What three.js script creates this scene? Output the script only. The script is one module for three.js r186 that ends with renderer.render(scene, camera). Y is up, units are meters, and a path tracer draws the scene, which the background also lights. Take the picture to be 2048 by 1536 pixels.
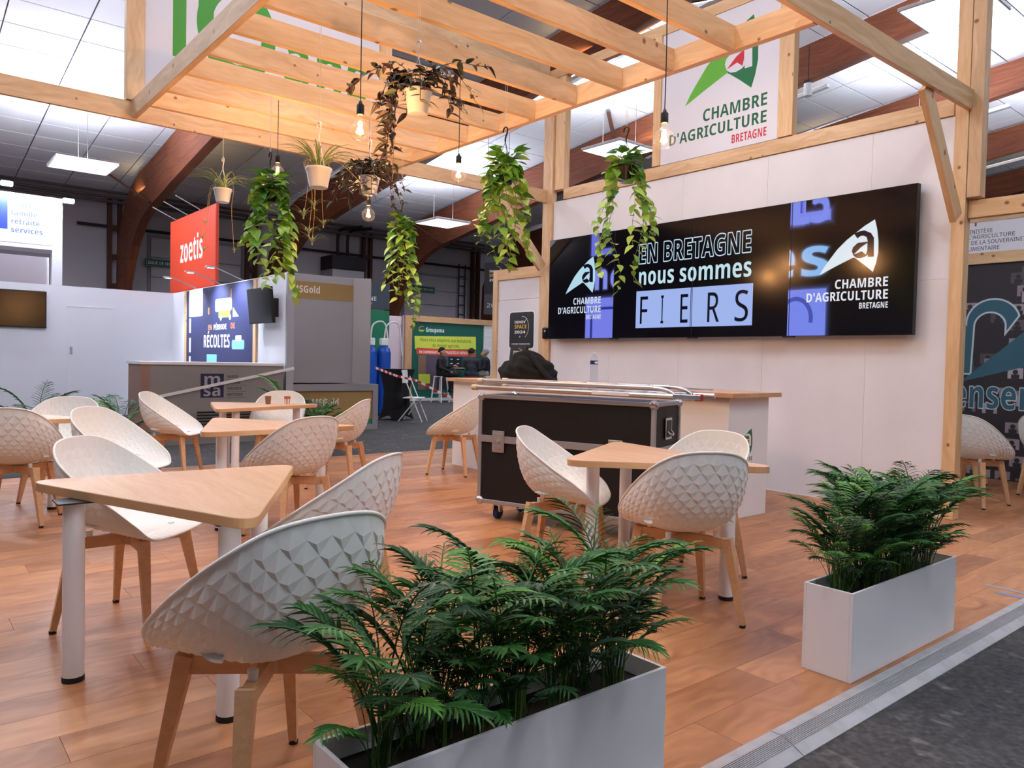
import * as THREE from 'three';
import { RoundedBoxGeometry } from 'three/addons/geometries/RoundedBoxGeometry.js';
import { MarchingCubes } from 'three/addons/objects/MarchingCubes.js';
import { mergeGeometries } from 'three/addons/utils/BufferGeometryUtils.js';
import { RectAreaLightUniformsLib } from 'three/addons/lights/RectAreaLightUniformsLib.js';

RectAreaLightUniformsLib.init();
const scene = new THREE.Scene();
scene.background = new THREE.Color(0x05060a);
const V3 = (x, y, z) => new THREE.Vector3(x, y, z);
const PI = Math.PI, D2R = PI / 180;

// ---------- camera: solved from the vanishing points of the stand (f = 1526 px in 2048 x 1536) ----------
const FOC = 1526.27, PITCH = 0.03082907, ROLL = 0.02235574, YAW = 0.88002425, EYE = V3(0, 1.30, 0);
const camera = new THREE.PerspectiveCamera(2 * Math.atan(768 / FOC) / D2R, 4 / 3, 0.05, 200);
{
  const cy = Math.cos(YAW), sy = Math.sin(YAW), cp = Math.cos(PITCH), sp = Math.sin(PITCH), cr = Math.cos(ROLL), sr = Math.sin(ROLL);
  const toCam = (v) => { // level camera (right, down, forward) -> pitched and rolled
    const a = [v[0], cp * v[1] - sp * v[2], sp * v[1] + cp * v[2]];
    return [cr * a[0] - sr * a[1], sr * a[0] + cr * a[1], a[2]];
  };
  const X = toCam([cy, 0, -sy]), U = toCam([0, -1, 0]), Z = toCam([-sy, 0, -cy]);
  camera.matrixAutoUpdate = true;
  const m = new THREE.Matrix4().makeBasis(V3(X[0], U[0], Z[0]), V3(-X[1], -U[1], -Z[1]), V3(-X[2], -U[2], -Z[2]));
  camera.quaternion.setFromRotationMatrix(m);
  camera.position.copy(EYE);
  camera.updateMatrixWorld(true);
}
const renderer = new THREE.WebGLRenderer();
renderer.toneMapping = THREE.LinearToneMapping;
renderer.toneMappingExposure = 1.0;
renderer.shadowMap.enabled = true;
renderer.shadowMap.type = THREE.PCFSoftShadowMap;

// ---------- large lights: exhibition spotlights, mostly out of view, and added fill panels ----------
const LIGHTS = {
  spots: [ // position, target, candela, colour, cone angle, size
    [[0.6, 7.4, -0.6], [-4.2, 0.4, -4.4], 34, 0xfafaff, 0.80, 7],
    [[-11.6, 6.6, -0.4], [-4.2, 0.2, -1.9], 30, 0xfafaff, 0.62, 6],
    [[-3.4, 7.2, 3.2], [-4.6, 0.6, -2.6], 16, 0xfafaff, 0.72, 8],
    [[-4.21, 4.5, -5.58], [-4.9, 1.4, -7.2], 1.8, 0xfafaff, 1.12, 3],
  ],
  fillPanels: [ // x, z of the added fill panels under the roof
    [-5, 2.5], [-12, 2.5], [-19, 2.5], [2.5, -3.6], [-5, -3.6], [-12, -3.4], [-19, -3.4], [2.5, -12.9], [-5, -12.9], [-12, -12.9], [-19, -12.9], [-5, -22.3], [-12, -22.3], [-19, -22.3], [2.5, -22.3], [9, -3.6], [9, -12.9], [-7, -17.7], [-2, -17.7], [-4, -27],
  ],
  fillIntensity: 22, fillColor: 0xeaf0ff,
};

// ---------- helpers ----------
let seed = 20240910;
const rnd = () => { seed = (seed * 1664525 + 1013904223) >>> 0; return seed / 4294967296; };
const rr = (a, b) => a + (b - a) * rnd();
const clamp = (x, a = 0, b = 1) => Math.min(b, Math.max(a, x));
const lerp = (a, b, t) => a + (b - a) * t;
const hash2 = (x, y, s = 0) => { let h = (x * 374761393 + y * 668265263 + s * 974711) | 0; h = Math.imul(h ^ (h >>> 13), 1274126177); return ((h ^ (h >>> 16)) >>> 0) / 4294967296; };
function vnoise(x, y, px, py, s = 0) { // tileable value noise, period px, py
  const xi = Math.floor(x), yi = Math.floor(y), fx = x - xi, fy = y - yi, w = (a, p) => ((a % p) + p) % p;
  const u = fx * fx * (3 - 2 * fx), v = fy * fy * (3 - 2 * fy);
  const a = hash2(w(xi, px), w(yi, py), s), b = hash2(w(xi + 1, px), w(yi, py), s), c = hash2(w(xi, px), w(yi + 1, py), s), d = hash2(w(xi + 1, px), w(yi + 1, py), s);
  return lerp(lerp(a, b, u), lerp(c, d, u), v);
}
function fbm(x, y, px, py, oct = 4, s = 0) { let t = 0, a = 0.5, n = 0; for (let i = 0; i < oct; i++) { t += a * vnoise(x, y, px, py, s + i * 17); n += a; a *= 0.5; x *= 2; y *= 2; px *= 2; py *= 2; } return t / n; }
function dataTex(w, h, fn, srgb = true, repeat) { // fn(u, v) -> [r, g, b] 0..255
  const d = new Uint8Array(w * h * 4);
  for (let j = 0, k = 0; j < h; j++) for (let i = 0; i < w; i++, k += 4) { const c = fn(i / w, j / h); d[k] = clamp(c[0], 0, 255); d[k + 1] = clamp(c[1], 0, 255); d[k + 2] = clamp(c[2], 0, 255); d[k + 3] = 255; }
  const t = new THREE.DataTexture(d, w, h); t.magFilter = THREE.LinearFilter; t.minFilter = THREE.LinearMipmapLinearFilter; t.wrapS = t.wrapT = THREE.RepeatWrapping; t.generateMipmaps = true;
  if (srgb) t.colorSpace = THREE.SRGBColorSpace;
  if (repeat) t.repeat.set(...repeat);
  t.needsUpdate = true; return t;
}
function canvasTex(w, h, draw) {
  const c = document.createElement('canvas'); c.width = w; c.height = h; const g = c.getContext('2d'); draw(g, w, h);
  const t = new THREE.CanvasTexture(c); t.colorSpace = THREE.SRGBColorSpace; t.magFilter = THREE.LinearFilter; return t;
}
function fitText(g, s, x, y, w, h, { weight = 'bold', family = 'sans-serif', color = '#000', stroke, cap = 0.73, italic = '' } = {}) { // baseline-left box of width w and capital height h, y = baseline
  const fs = h / cap; g.save(); g.font = `${italic} ${weight} ${fs}px ${family}`.trim(); const m = g.measureText(s).width || 1; g.translate(x, y); g.scale(w / m, 1); g.textBaseline = 'alphabetic'; g.textAlign = 'left';
  if (stroke) { g.lineWidth = stroke.w; g.strokeStyle = stroke.c; g.lineJoin = 'round'; g.strokeText(s, 0, 0); }
  if (color) { g.fillStyle = color; g.fillText(s, 0, 0); }
  g.restore();
}
function poly(g, pts, color) { g.beginPath(); pts.forEach((p, i) => i ? g.lineTo(p[0], p[1]) : g.moveTo(p[0], p[1])); g.closePath(); g.fillStyle = color; g.fill(); }
function rrect(g, x, y, w, h, r, color) { g.beginPath(); g.moveTo(x + r, y); g.lineTo(x + w - r, y); g.arcTo(x + w, y, x + w, y + r, r); g.lineTo(x + w, y + h - r); g.arcTo(x + w, y + h, x + w - r, y + h, r); g.lineTo(x + r, y + h); g.arcTo(x, y + h, x, y + h - r, r); g.lineTo(x, y + r); g.arcTo(x, y, x + r, y, r); g.closePath(); g.fillStyle = color; g.fill(); }

const std = (o) => new THREE.MeshStandardMaterial(o);
const phy = (o) => new THREE.MeshPhysicalMaterial(o);
const plain = (hex, rough = 0.6, metal = 0) => std({ color: hex, roughness: rough, metalness: metal });

function clean(g) { // non-indexed, only position, normal, uv
  let q = g.index ? g.toNonIndexed() : g;
  for (const k of Object.keys(q.attributes)) if (!['position', 'normal', 'uv'].includes(k)) q.deleteAttribute(k);
  if (!q.attributes.uv) q.setAttribute('uv', new THREE.BufferAttribute(new Float32Array(q.attributes.position.count * 2), 2));
  if (!q.attributes.normal) q.computeVertexNormals();
  return q;
}
const merge = (list) => list.length === 1 ? list[0] : mergeGeometries(list.map(clean));
function metreUV(g, uo = 0, vo = 0) { // uv in metres, u along the longest side
  g.computeBoundingBox(); const s = new THREE.Vector3(); g.boundingBox.getSize(s); const a = [s.x, s.y, s.z], L = a.indexOf(Math.max(...a));
  const p = g.attributes.position, n = g.attributes.normal, uv = new Float32Array(p.count * 2);
  for (let i = 0; i < p.count; i++) {
    const q = [p.getX(i), p.getY(i), p.getZ(i)], m = [Math.abs(n.getX(i)), Math.abs(n.getY(i)), Math.abs(n.getZ(i))], f = m.indexOf(Math.max(...m));
    const o = [0, 1, 2].filter((k) => k !== L);
    if (f === L) { uv[2 * i] = q[o[0]] + uo; uv[2 * i + 1] = q[o[1]] + vo; } else { const k = o.find((e) => e !== f); uv[2 * i] = q[L] + uo; uv[2 * i + 1] = q[k] + vo + f * 0.37; }
  }
  g.setAttribute('uv', new THREE.BufferAttribute(uv, 2)); return g;
}
function bx(w, h, d, x = 0, y = 0, z = 0, r = 0) { // box centred at x, y, z, edges rounded by r
  const g = r > 0 ? new RoundedBoxGeometry(w, h, d, 1, r) : new THREE.BoxGeometry(w, h, d);
  metreUV(g, rnd() * 3, rnd() * 3); g.translate(x, y, z); return g;
}
const span = (x0, x1, y0, y1, z0, z1, r = 0) => bx(Math.abs(x1 - x0), Math.abs(y1 - y0), Math.abs(z1 - z0), (x0 + x1) / 2, (y0 + y1) / 2, (z0 + z1) / 2, r);
function cyl(r0, r1, h, x = 0, y = 0, z = 0, seg = 20, open = false) { const g = new THREE.CylinderGeometry(r1, r0, h, seg, 1, open); g.translate(x, y + h / 2, z); return g; }
function rod(a, b, r, r2 = r, seg = 8) { // straight bar from a to b
  const A = V3(...a), B = V3(...b), d = B.clone().sub(A), g = new THREE.CylinderGeometry(r2, r, d.length(), seg, 1);
  g.applyQuaternion(new THREE.Quaternion().setFromUnitVectors(V3(0, 1, 0), d.clone().normalize())); g.translate((A.x + B.x) / 2, (A.y + B.y) / 2, (A.z + B.z) / 2); return g;
}
function bar(a, b, w, h, up = V3(0, 1, 0), r = 0.003) { // squared timber from a to b, w across, h along up
  const A = V3(...a), B = V3(...b), d = B.clone().sub(A), L = d.length(); const g = new RoundedBoxGeometry(w, h, L, 1, r); metreUV(g, rnd() * 3, rnd() * 3);
  const z = d.normalize(), x = new THREE.Vector3().crossVectors(up, z).normalize(), y = new THREE.Vector3().crossVectors(z, x);
  g.applyMatrix4(new THREE.Matrix4().makeBasis(x, y, z)); g.translate((A.x + B.x) / 2, (A.y + B.y) / 2, (A.z + B.z) / 2); return g;
}
function tube(pts, r, seg = 24, rad = 6, closed = false) { return new THREE.TubeGeometry(new THREE.CatmullRomCurve3(pts.map((p) => Array.isArray(p) ? V3(...p) : p), closed), seg, r, rad, closed); }
const lathe = (pts, seg = 28) => new THREE.LatheGeometry(pts.map((p) => new THREE.Vector2(p[0], p[1])), seg);
function flat(g) { const q = clean(g); q.computeVertexNormals(); return q; }

const names = {};
function numbered(n) { const k = names[n] = (names[n] ?? -1) + 1; return k ? `${n}_${String(k).padStart(3, '0')}` : n; }
function thing(name, label, category, [x, y, z] = [0, 0, 0], turn = 0, group) {
  const o = new THREE.Group(); o.name = numbered(name); o.position.set(x, y, z); o.rotation.y = turn; o.userData = { label, category }; if (group) o.userData.group = group; scene.add(o); return o;
}
function part(parent, name, geo, mat, label) { const m = new THREE.Mesh(Array.isArray(geo) ? merge(geo) : geo, mat); m.name = name; if (label) m.userData.label = label; parent.add(m); return m; }
function single(name, label, category, geo, mat, group) { const m = new THREE.Mesh(Array.isArray(geo) ? merge(geo) : geo, mat); m.name = numbered(name); m.userData = { label, category }; if (group) m.userData.group = group; scene.add(m); return m; }
function struct(name, geo, mat, label) { const m = new THREE.Mesh(Array.isArray(geo) ? merge(geo) : geo, mat); m.name = name; m.userData = { kind: 'structure', label: label || name.replace(/_/g, ' '), category: name.split('_')[0] }; scene.add(m); return m; }
function face(w, h, tex, opt = {}) { const m = std({ map: tex, roughness: 0.55, ...opt }); return { geo: new THREE.PlaneGeometry(w, h), mat: m }; }
function print(parent, name, w, h, tex, pos, ry = 0, opt = {}, label) { // a printed sheet fixed on a face
  const f = face(w, h, tex, opt); const m = part(parent, name, f.geo, f.mat, label); m.position.set(...pos); m.rotation.y = ry; return m;
}
function copy(root, label, [x, y, z], turn, group) { const r = root.clone(); r.userData = { ...root.userData }; r.name = numbered(root.name.replace(/_\d{3}$/, '')); r.position.set(x, y, z); r.rotation.y = turn; r.userData.label = label; if (group) r.userData.group = group; scene.add(r); return r; }

// ---------- materials ----------
function woodTex(w, h, base, vary, { knots = 0, fx = 3, fy = 40, ring = 0.35, s = 1, coarse = 1 } = {}) {
  const K = []; for (let i = 0; i < knots; i++) K.push([hash2(i, 3, s), hash2(i, 7, s), 0.006 + 0.010 * hash2(i, 11, s)]);
  return dataTex(w, h, (u, v) => {
    const warp = fbm(u * 4, v * 4, 4, 4, 3, s) - 0.5;
    let g = fbm(u * fx, v * fy + warp * 4, fx, fy, 4, s + 5), f = fbm(u * fx * 6, v * fy * 4, fx * 6, fy * 4, 2, s + 9), big = fbm(u * 3 * coarse, v * 4 * coarse, 3 * coarse, 4 * coarse, 2, s + 23) - 0.5;
    let t = (g - 0.5) * 1.6 + (f - 0.5) * 0.5 + big * 0.8 + ring * 0.25 * Math.sin((v * fy * 0.5 + warp * 5) * 6.28);
    let k = 0;
    for (const [a, b, r] of K) { let du = Math.abs(u - a), dv = Math.abs(v - b); du = Math.min(du, 1 - du) * 2; dv = Math.min(dv, 1 - dv); const q = Math.sqrt(du * du * 0.8 + dv * dv * 1.0) / r; if (q < 1.7) k = Math.max(k, clamp(1.7 - q)); }
    return [0, 1, 2].map((c) => lerp(base[c] + vary[c] * t, base[c] * [0.52, 0.40, 0.33][c], k * 0.85));
  });
}
const M = {};
{
  const pine = woodTex(1024, 512, [219, 180, 133], [22, 26, 28], { knots: 16, fx: 4, fy: 26, s: 3 }); pine.repeat.set(1 / 2.4, 1 / 1.1);
  M.pine = std({ map: pine, roughness: 0.62 });
  const pine2 = woodTex(512, 512, [212, 176, 134], [22, 26, 28], { knots: 9, fx: 4, fy: 26, s: 61 }); pine2.repeat.set(1 / 1.7, 1 / 1.1);
  M.pine2 = std({ map: pine2, roughness: 0.62 });
  M.planks = [0, 1, 2, 3].map((i) => { const t = woodTex(512, 256, [[172, 117, 75], [165, 110, 70], [180, 124, 80], [160, 108, 70]][i], [34, 30, 26], { fx: 2, fy: 9, s: 100 + i * 31, ring: 0.5 }); return std({ map: t, roughness: 0.46 }); });
  const tt = woodTex(512, 512, [205, 168, 134], [12, 13, 14], { fx: 3, fy: 46, s: 7 }); M.tabletop = std({ map: tt, roughness: 0.5 });
  const te = woodTex(512, 128, [206, 162, 116], [14, 16, 16], { fx: 2, fy: 12, s: 17 }); M.tableedge = std({ map: te, roughness: 0.5 });
  const be = woodTex(256, 256, [217, 172, 128], [13, 14, 15], { fx: 2, fy: 22, s: 29 }); be.repeat.set(2, 2); M.beech = std({ map: be, roughness: 0.5 });
  const gl = woodTex(1024, 256, [122, 66, 40], [26, 18, 14], { fx: 5, fy: 30, s: 41, knots: 0 }); gl.repeat.set(1 / 3, 1 / 1.2); M.glulam = std({ map: gl, roughness: 0.72 });
  const ct = woodTex(512, 256, [205, 160, 118], [14, 15, 15], { fx: 3, fy: 22, s: 53 }); M.countertop = std({ map: ct, roughness: 0.5 });
  const asph = dataTex(512, 512, (u, v) => { const n = fbm(u * 90, v * 90, 90, 90, 2, 4), b = fbm(u * 6, v * 6, 6, 6, 4, 8), st = clamp((fbm(u * 14, v * 22, 14, 22, 3, 15) - 0.68) * 6); const g = 66 + (n - 0.5) * 44 + (b - 0.5) * 26 + st * 52; return [g, g * 0.985, g * 0.98]; }); asph.repeat.set(1 / 1.6, 1 / 1.6);
  M.asphalt = std({ map: asph, roughness: 0.86 });
  const carpet = dataTex(256, 256, (u, v) => { const n = fbm(u * 60, v * 60, 60, 60, 2, 14), b = fbm(u * 5, v * 5, 5, 5, 3, 18); const g = 112 + (n - 0.5) * 34 + (b - 0.5) * 22; return [g, g * 0.99, g * 0.985]; }); carpet.repeat.set(1, 1);
  M.carpetDark = std({ map: carpet, color: 0xb4b4b8, roughness: 0.95 });
  const gf = woodTex(512, 256, [168, 154, 146], [30, 28, 26], { fx: 2, fy: 10, s: 71 }); gf.repeat.set(1 / 1.6, 1 / 1.0); M.greyPlank = std({ map: gf, roughness: 0.7 });
  const wallN = dataTex(256, 256, (u, v) => { const g = 224 + (fbm(u * 6, v * 6, 6, 6, 4, 33) - 0.5) * 9; return [g, g * 0.992, g * 0.998]; }); wallN.repeat.set(0.5, 0.5);
  M.wall = std({ map: wallN, roughness: 0.6 });
  M.msaWall = plain(0xe4e6ee, 0.5); M.hallWall = plain(0xb9b7bd, 0.8); M.ceil = plain(0xe9e9ee, 0.85); M.ceilGap = plain(0x8d8f98, 0.9);
  M.white = plain(0xf0f0ef, 0.42); M.whiteMetal = plain(0xe9e9ea, 0.36);
  M.planter = std({ color: 0xf1f1f2, roughness: 0.3 });
  M.plastic = phy({ color: 0xeef0ec, roughness: 0.42, clearcoat: 0.08, clearcoatRoughness: 0.4 });
  M.black = plain(0x0c0c0e, 0.5); M.rubber = plain(0x121214, 0.7); M.blackGloss = plain(0x08080a, 0.16); M.blackCloth = plain(0x0e0e10, 0.95);
  M.alu = plain(0xc9cbce, 0.34, 0.9); M.aluDull = plain(0xb4b6ba, 0.5, 0.75); M.steel = plain(0xa8a3a2, 0.42, 0.55); M.chrome = plain(0xd6d8dc, 0.14, 1);
  const kerbT = dataTex(256, 64, (u, v) => { const g = 176 + (fbm(u * 20, v * 5, 20, 5, 3, 5) - 0.5) * 26; return [g, g, g * 1.005]; }); kerbT.repeat.set(1, 4); M.kerb = std({ map: kerbT, roughness: 0.5, metalness: 0.35 });
  M.soil = plain(0x1a1410, 0.95); M.brown = plain(0x4d2a1d, 0.7); M.darkSteel = plain(0x2a2426, 0.6, 0.2); M.pipe = plain(0x5b5456, 0.6, 0.2);
  M.caseBlack = (() => { const t = dataTex(128, 128, (u, v) => { const g = 15 + (fbm(u * 30, v * 14, 30, 14, 3, 77) - 0.5) * 14; return [g, g * 0.92, g * 0.92]; }); t.repeat.set(2, 2); return std({ map: t, roughness: 0.55 }); })();
  M.potWhite = phy({ color: 0xe4e8ec, roughness: 0.35, transmission: 0.25, thickness: 0 }); M.potBlack = plain(0x111214, 0.42);
  M.cord = plain(0x0d0d0d, 0.6); M.string = plain(0xd8d4cc, 0.5);
  M.glass = phy({ color: 0xffffff, roughness: 0.03, transmission: 1, thickness: 0, ior: 1.45 });
  M.red = plain(0xa3161c, 0.45); M.tan = plain(0x9a7b45, 0.55); M.green = plain(0x0f7a52, 0.6); M.slate = plain(0x3d4a52, 0.6); M.blueTank = plain(0x1450b4, 0.35);
  const leafMat = (hex, r = 0.5) => phy({ color: hex, roughness: r, transmission: 0.22, thickness: 0, side: THREE.DoubleSide });
  M.palm = [leafMat(0x2c6a22), leafMat(0x3a7d2a), leafMat(0x1f5420), leafMat(0x63a03a)];
  M.pothos = [leafMat(0x4f8f27), leafMat(0x86b843), leafMat(0x2f7026), leafMat(0xa9cf5c), leafMat(0x6aa636)];
  M.vine = plain(0x6f8a3a, 0.6); M.palmStem = plain(0x5c7d33, 0.6); M.straw = plain(0xb99a5c, 0.7);
  const sp = dataTex(16, 4, (u) => (u > 0.36 && u < 0.64) ? [214, 217, 164] : (u < 0.1 || u > 0.9) ? [196, 205, 142] : [84, 124, 52]); sp.wrapS = THREE.ClampToEdgeWrapping;
  M.spider = phy({ map: sp, roughness: 0.5, transmission: 0.15, thickness: 0, side: THREE.DoubleSide });
  const td = dataTex(32, 32, (u, v) => { const a = Math.abs(u - 0.5); return a > 0.14 && a < 0.3 ? [104, 108, 96] : [54, 44, 42]; });
  M.trad = [phy({ map: td, roughness: 0.45, side: THREE.DoubleSide }), phy({ color: 0x35202a, roughness: 0.45, side: THREE.DoubleSide }), phy({ color: 0x3d4a35, roughness: 0.5, side: THREE.DoubleSide })];
}

// ---------- hall shell ----------
const HALL_Y = -0.04, XW = -26.6, ZB = -40, ZF = 12, XR = 26.6;
const ceilY = (x) => 9.2 - 0.112 * Math.abs(x);
const frameZ = [8.5, 3.75, -1.0, -5.75, -10.5, -15.25, -20.0, -24.75, -29.5, -34.25];
struct('floor', [span(XW - 0.3, XR + 0.3, HALL_Y - 0.3, HALL_Y, ZB - 0.3, ZF + 0.3)], M.asphalt, 'dark asphalt floor of the exhibition hall');
const wallLeft = struct('wall_left', [span(XW - 0.3, XW, HALL_Y, 6.6, ZB, ZF)], M.hallWall, 'pale grey side wall of the hall behind the stands');
struct('wall_right', [span(XR, XR + 0.3, HALL_Y, 6.6, ZB, ZF)], M.hallWall, 'pale grey far side wall of the hall');
struct('wall_back', [span(XW - 0.3, XR + 0.3, HALL_Y, 9.6, ZB - 0.3, ZB)], M.hallWall, 'pale grey end wall of the hall');
struct('wall_front', [span(XW - 0.3, XR + 0.3, HALL_Y, 9.6, ZF, ZF + 0.3)], M.hallWall, 'pale grey end wall of the hall beside the aisle');
{ // ceiling: two slopes with white panels in a metal grid
  const slope = Math.atan(0.112), len = 26.9 / Math.cos(slope);
  const mk = (s) => { const g = new THREE.BoxGeometry(len, 0.2, ZF - ZB + 0.6); g.rotateZ(s * slope); g.translate(-s * 26.9 / 2, 9.2 - 0.112 * 26.9 / 2 + 0.135, (ZF + ZB) / 2); return g; };
  const ceil = struct('ceiling', [mk(1), mk(-1)], M.ceilGap, 'sloping hall ceiling of white panels in a grid');
  const pw = 0.94, pd = 1.25, geo = new RoundedBoxGeometry(pw - 0.02, 0.02, pd - 0.022, 1, 0.006), all = [];
  const v = new THREE.Vector3(), v2 = new THREE.Vector3();
  for (let i = 0; i < 28; i++) for (let j = 0; j < 41; j++) {
    const x = -0.5 * pw - i * pw, z = 11.4 - j * pd; if (z < ZB + 0.6) continue;
    const p = V3(x, ceilY(x) - 0.005, z); v.copy(p).project(camera); v2.copy(p).applyMatrix4(camera.matrixWorldInverse);
    const seen = v2.z < 0 && Math.abs(v.x) < 1.08 && Math.abs(v.y) < 1.15;
    all.push({ p, size: seen ? 1 / -v2.z : 0 });
  }
  all.sort((a, b) => b.size - a.size);
  const rest = [];
  all.forEach((q, k) => {
    if (k < 300 && q.size > 0) { const m = part(ceil, 'ceiling_panel', geo, M.ceil); m.position.copy(q.p); m.rotation.z = slope; }
    else { const g = new THREE.BoxGeometry(pw - 0.02, 0.02, pd - 0.022); g.rotateZ(slope); g.translate(q.p.x, q.p.y, q.p.z); rest.push(g); }
  });
  const far = part(ceil, 'ceiling_panels', rest, M.ceil); far.userData.kind = 'stuff';
  const gR = new THREE.BoxGeometry(len - 0.4, 0.02, ZF - ZB); gR.rotateZ(-slope); gR.translate(26.9 / 2, 9.2 - 0.112 * 26.9 / 2 - 0.005, (ZF + ZB) / 2); part(ceil, 'ceiling_lining', gR, M.ceil);
}
{ // curved glued-timber frames
  const outer = [[-26.15, HALL_Y], [-26.25, 3.2], [-26.2, 4.4], [-25.85, 5.04], [-25.4, 5.5], [-24.6, 6.1], [-23.6, 6.38], [-22.5, 6.5], [-20.4, 6.78], [-15, 7.42], [-9.3, 8.06], [0, 9.1]];
  const inner = [[0, 8.55], [-9.15, 7.32], [-14.1, 6.55], [-15.5, 6.34], [-18, 5.98], [-20.44, 5.62], [-21.3, 5.47], [-22.2, 5.33], [-22.85, 5.2], [-23.5, 4.98], [-23.98, 4.7], [-24.4, 4.4], [-24.75, 4.03], [-25.16, 3.43], [-25.5, 2.9], [-25.7, 1.8], [-25.78, HALL_Y]];
  const sh = new THREE.Shape(); [...outer, ...inner].forEach((p, i) => i ? sh.lineTo(p[0], p[1]) : sh.moveTo(p[0], p[1]));
  const gL = new THREE.ExtrudeGeometry(sh, { depth: 0.24, bevelEnabled: false }); gL.translate(0, 0, -0.12);
  const gR = gL.clone(); gR.scale(-1, 1, 1); { const p = gR.index; const pos = gR.attributes; for (const k of ['position', 'normal', 'uv']) { const a = pos[k]; for (let i = 0; i < a.count; i += 3) for (let c = 0; c < a.itemSize; c++) { const t = a.array[(i + 1) * a.itemSize + c]; a.array[(i + 1) * a.itemSize + c] = a.array[(i + 2) * a.itemSize + c]; a.array[(i + 2) * a.itemSize + c] = t; } } }
  const gl = ['between the aisle and the left-hand gable', 'above the aisle', 'above the near end of the pergola', 'rising beside the green and white banner frame', 'rising behind the white insurance counter booth', 'rising behind the green water-treatment booth', 'rising behind the green insurance backdrop', 'second behind the grey video wall', 'third behind the grey video wall', 'deepest in the hall'];
  frameZ.forEach((z, i) => {
    const o = thing('roof_arch', `curved brown glued-timber roof frame ${gl[i]}`, 'roof frame', [0, HALL_Y, z], 0, 'timber roof frames');
    const a = part(o, 'rafter', gL, M.glulam); a.position.y = -HALL_Y; const b = part(o, 'rafter', gR, M.glulam); b.position.y = -HALL_Y;
    // flat steel hip braces that stick out beside the knee
    if (i >= 3) for (const [x0, y0, x1, y1] of [[-22.3, 5.35, -23.4, 6.35], [-14.0, 6.6, -13.4, 7.55]]) part(o, 'steel_strut', bar([x0, y0 - HALL_Y, 0.15], [x1, y1 - HALL_Y, 1.25], 0.09, 0.05), M.brown);
    if (i >= 3 && i < 8) { // unseen warm uplighter behind the rafter, placed to warm the ceiling beyond
      const L = thing('uplighter', `unseen warm uplighter behind the roof frame ${gl[i]}`, 'light', [0, 0, 0], 0, 'unseen warm uplighters behind the roof frames');
      for (const [xa, xb] of i === 3 ? [[-24, -19]] : i === 5 ? [[-13.4, -8.4]] : [[-11.5, -6.5]]) {
        const xm = (xa + xb) / 2, ym = ceilY(xm) - 1.0, sl = Math.atan(0.112);
        const body = part(L, 'housing', (() => { const g = new THREE.BoxGeometry(xb - xa, 0.07, 0.12); g.rotateZ(sl); g.translate(xm, ym, z - 0.2); return g; })(), M.whiteMetal);
        const gf = new THREE.BoxGeometry(xb - xa - 0.1, 0.012, 0.08); gf.rotateZ(sl); gf.translate(xm, ym + 0.042, z - 0.2); part(L, 'lamp_tube', gf, std({ color: 0xfff2d0, emissive: 0xffe2a4, emissiveIntensity: 2.0, roughness: 0.5 }));
        const ra = new THREE.RectAreaLight(0xffe0a0, 9, xb - xa, 0.09); ra.position.set(xm, ym + 0.06, z - 0.2); ra.lookAt(xm - 0.112, ym + 1.06, z - 0.75); scene.add(ra);
      }
    }
  });
}
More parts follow.
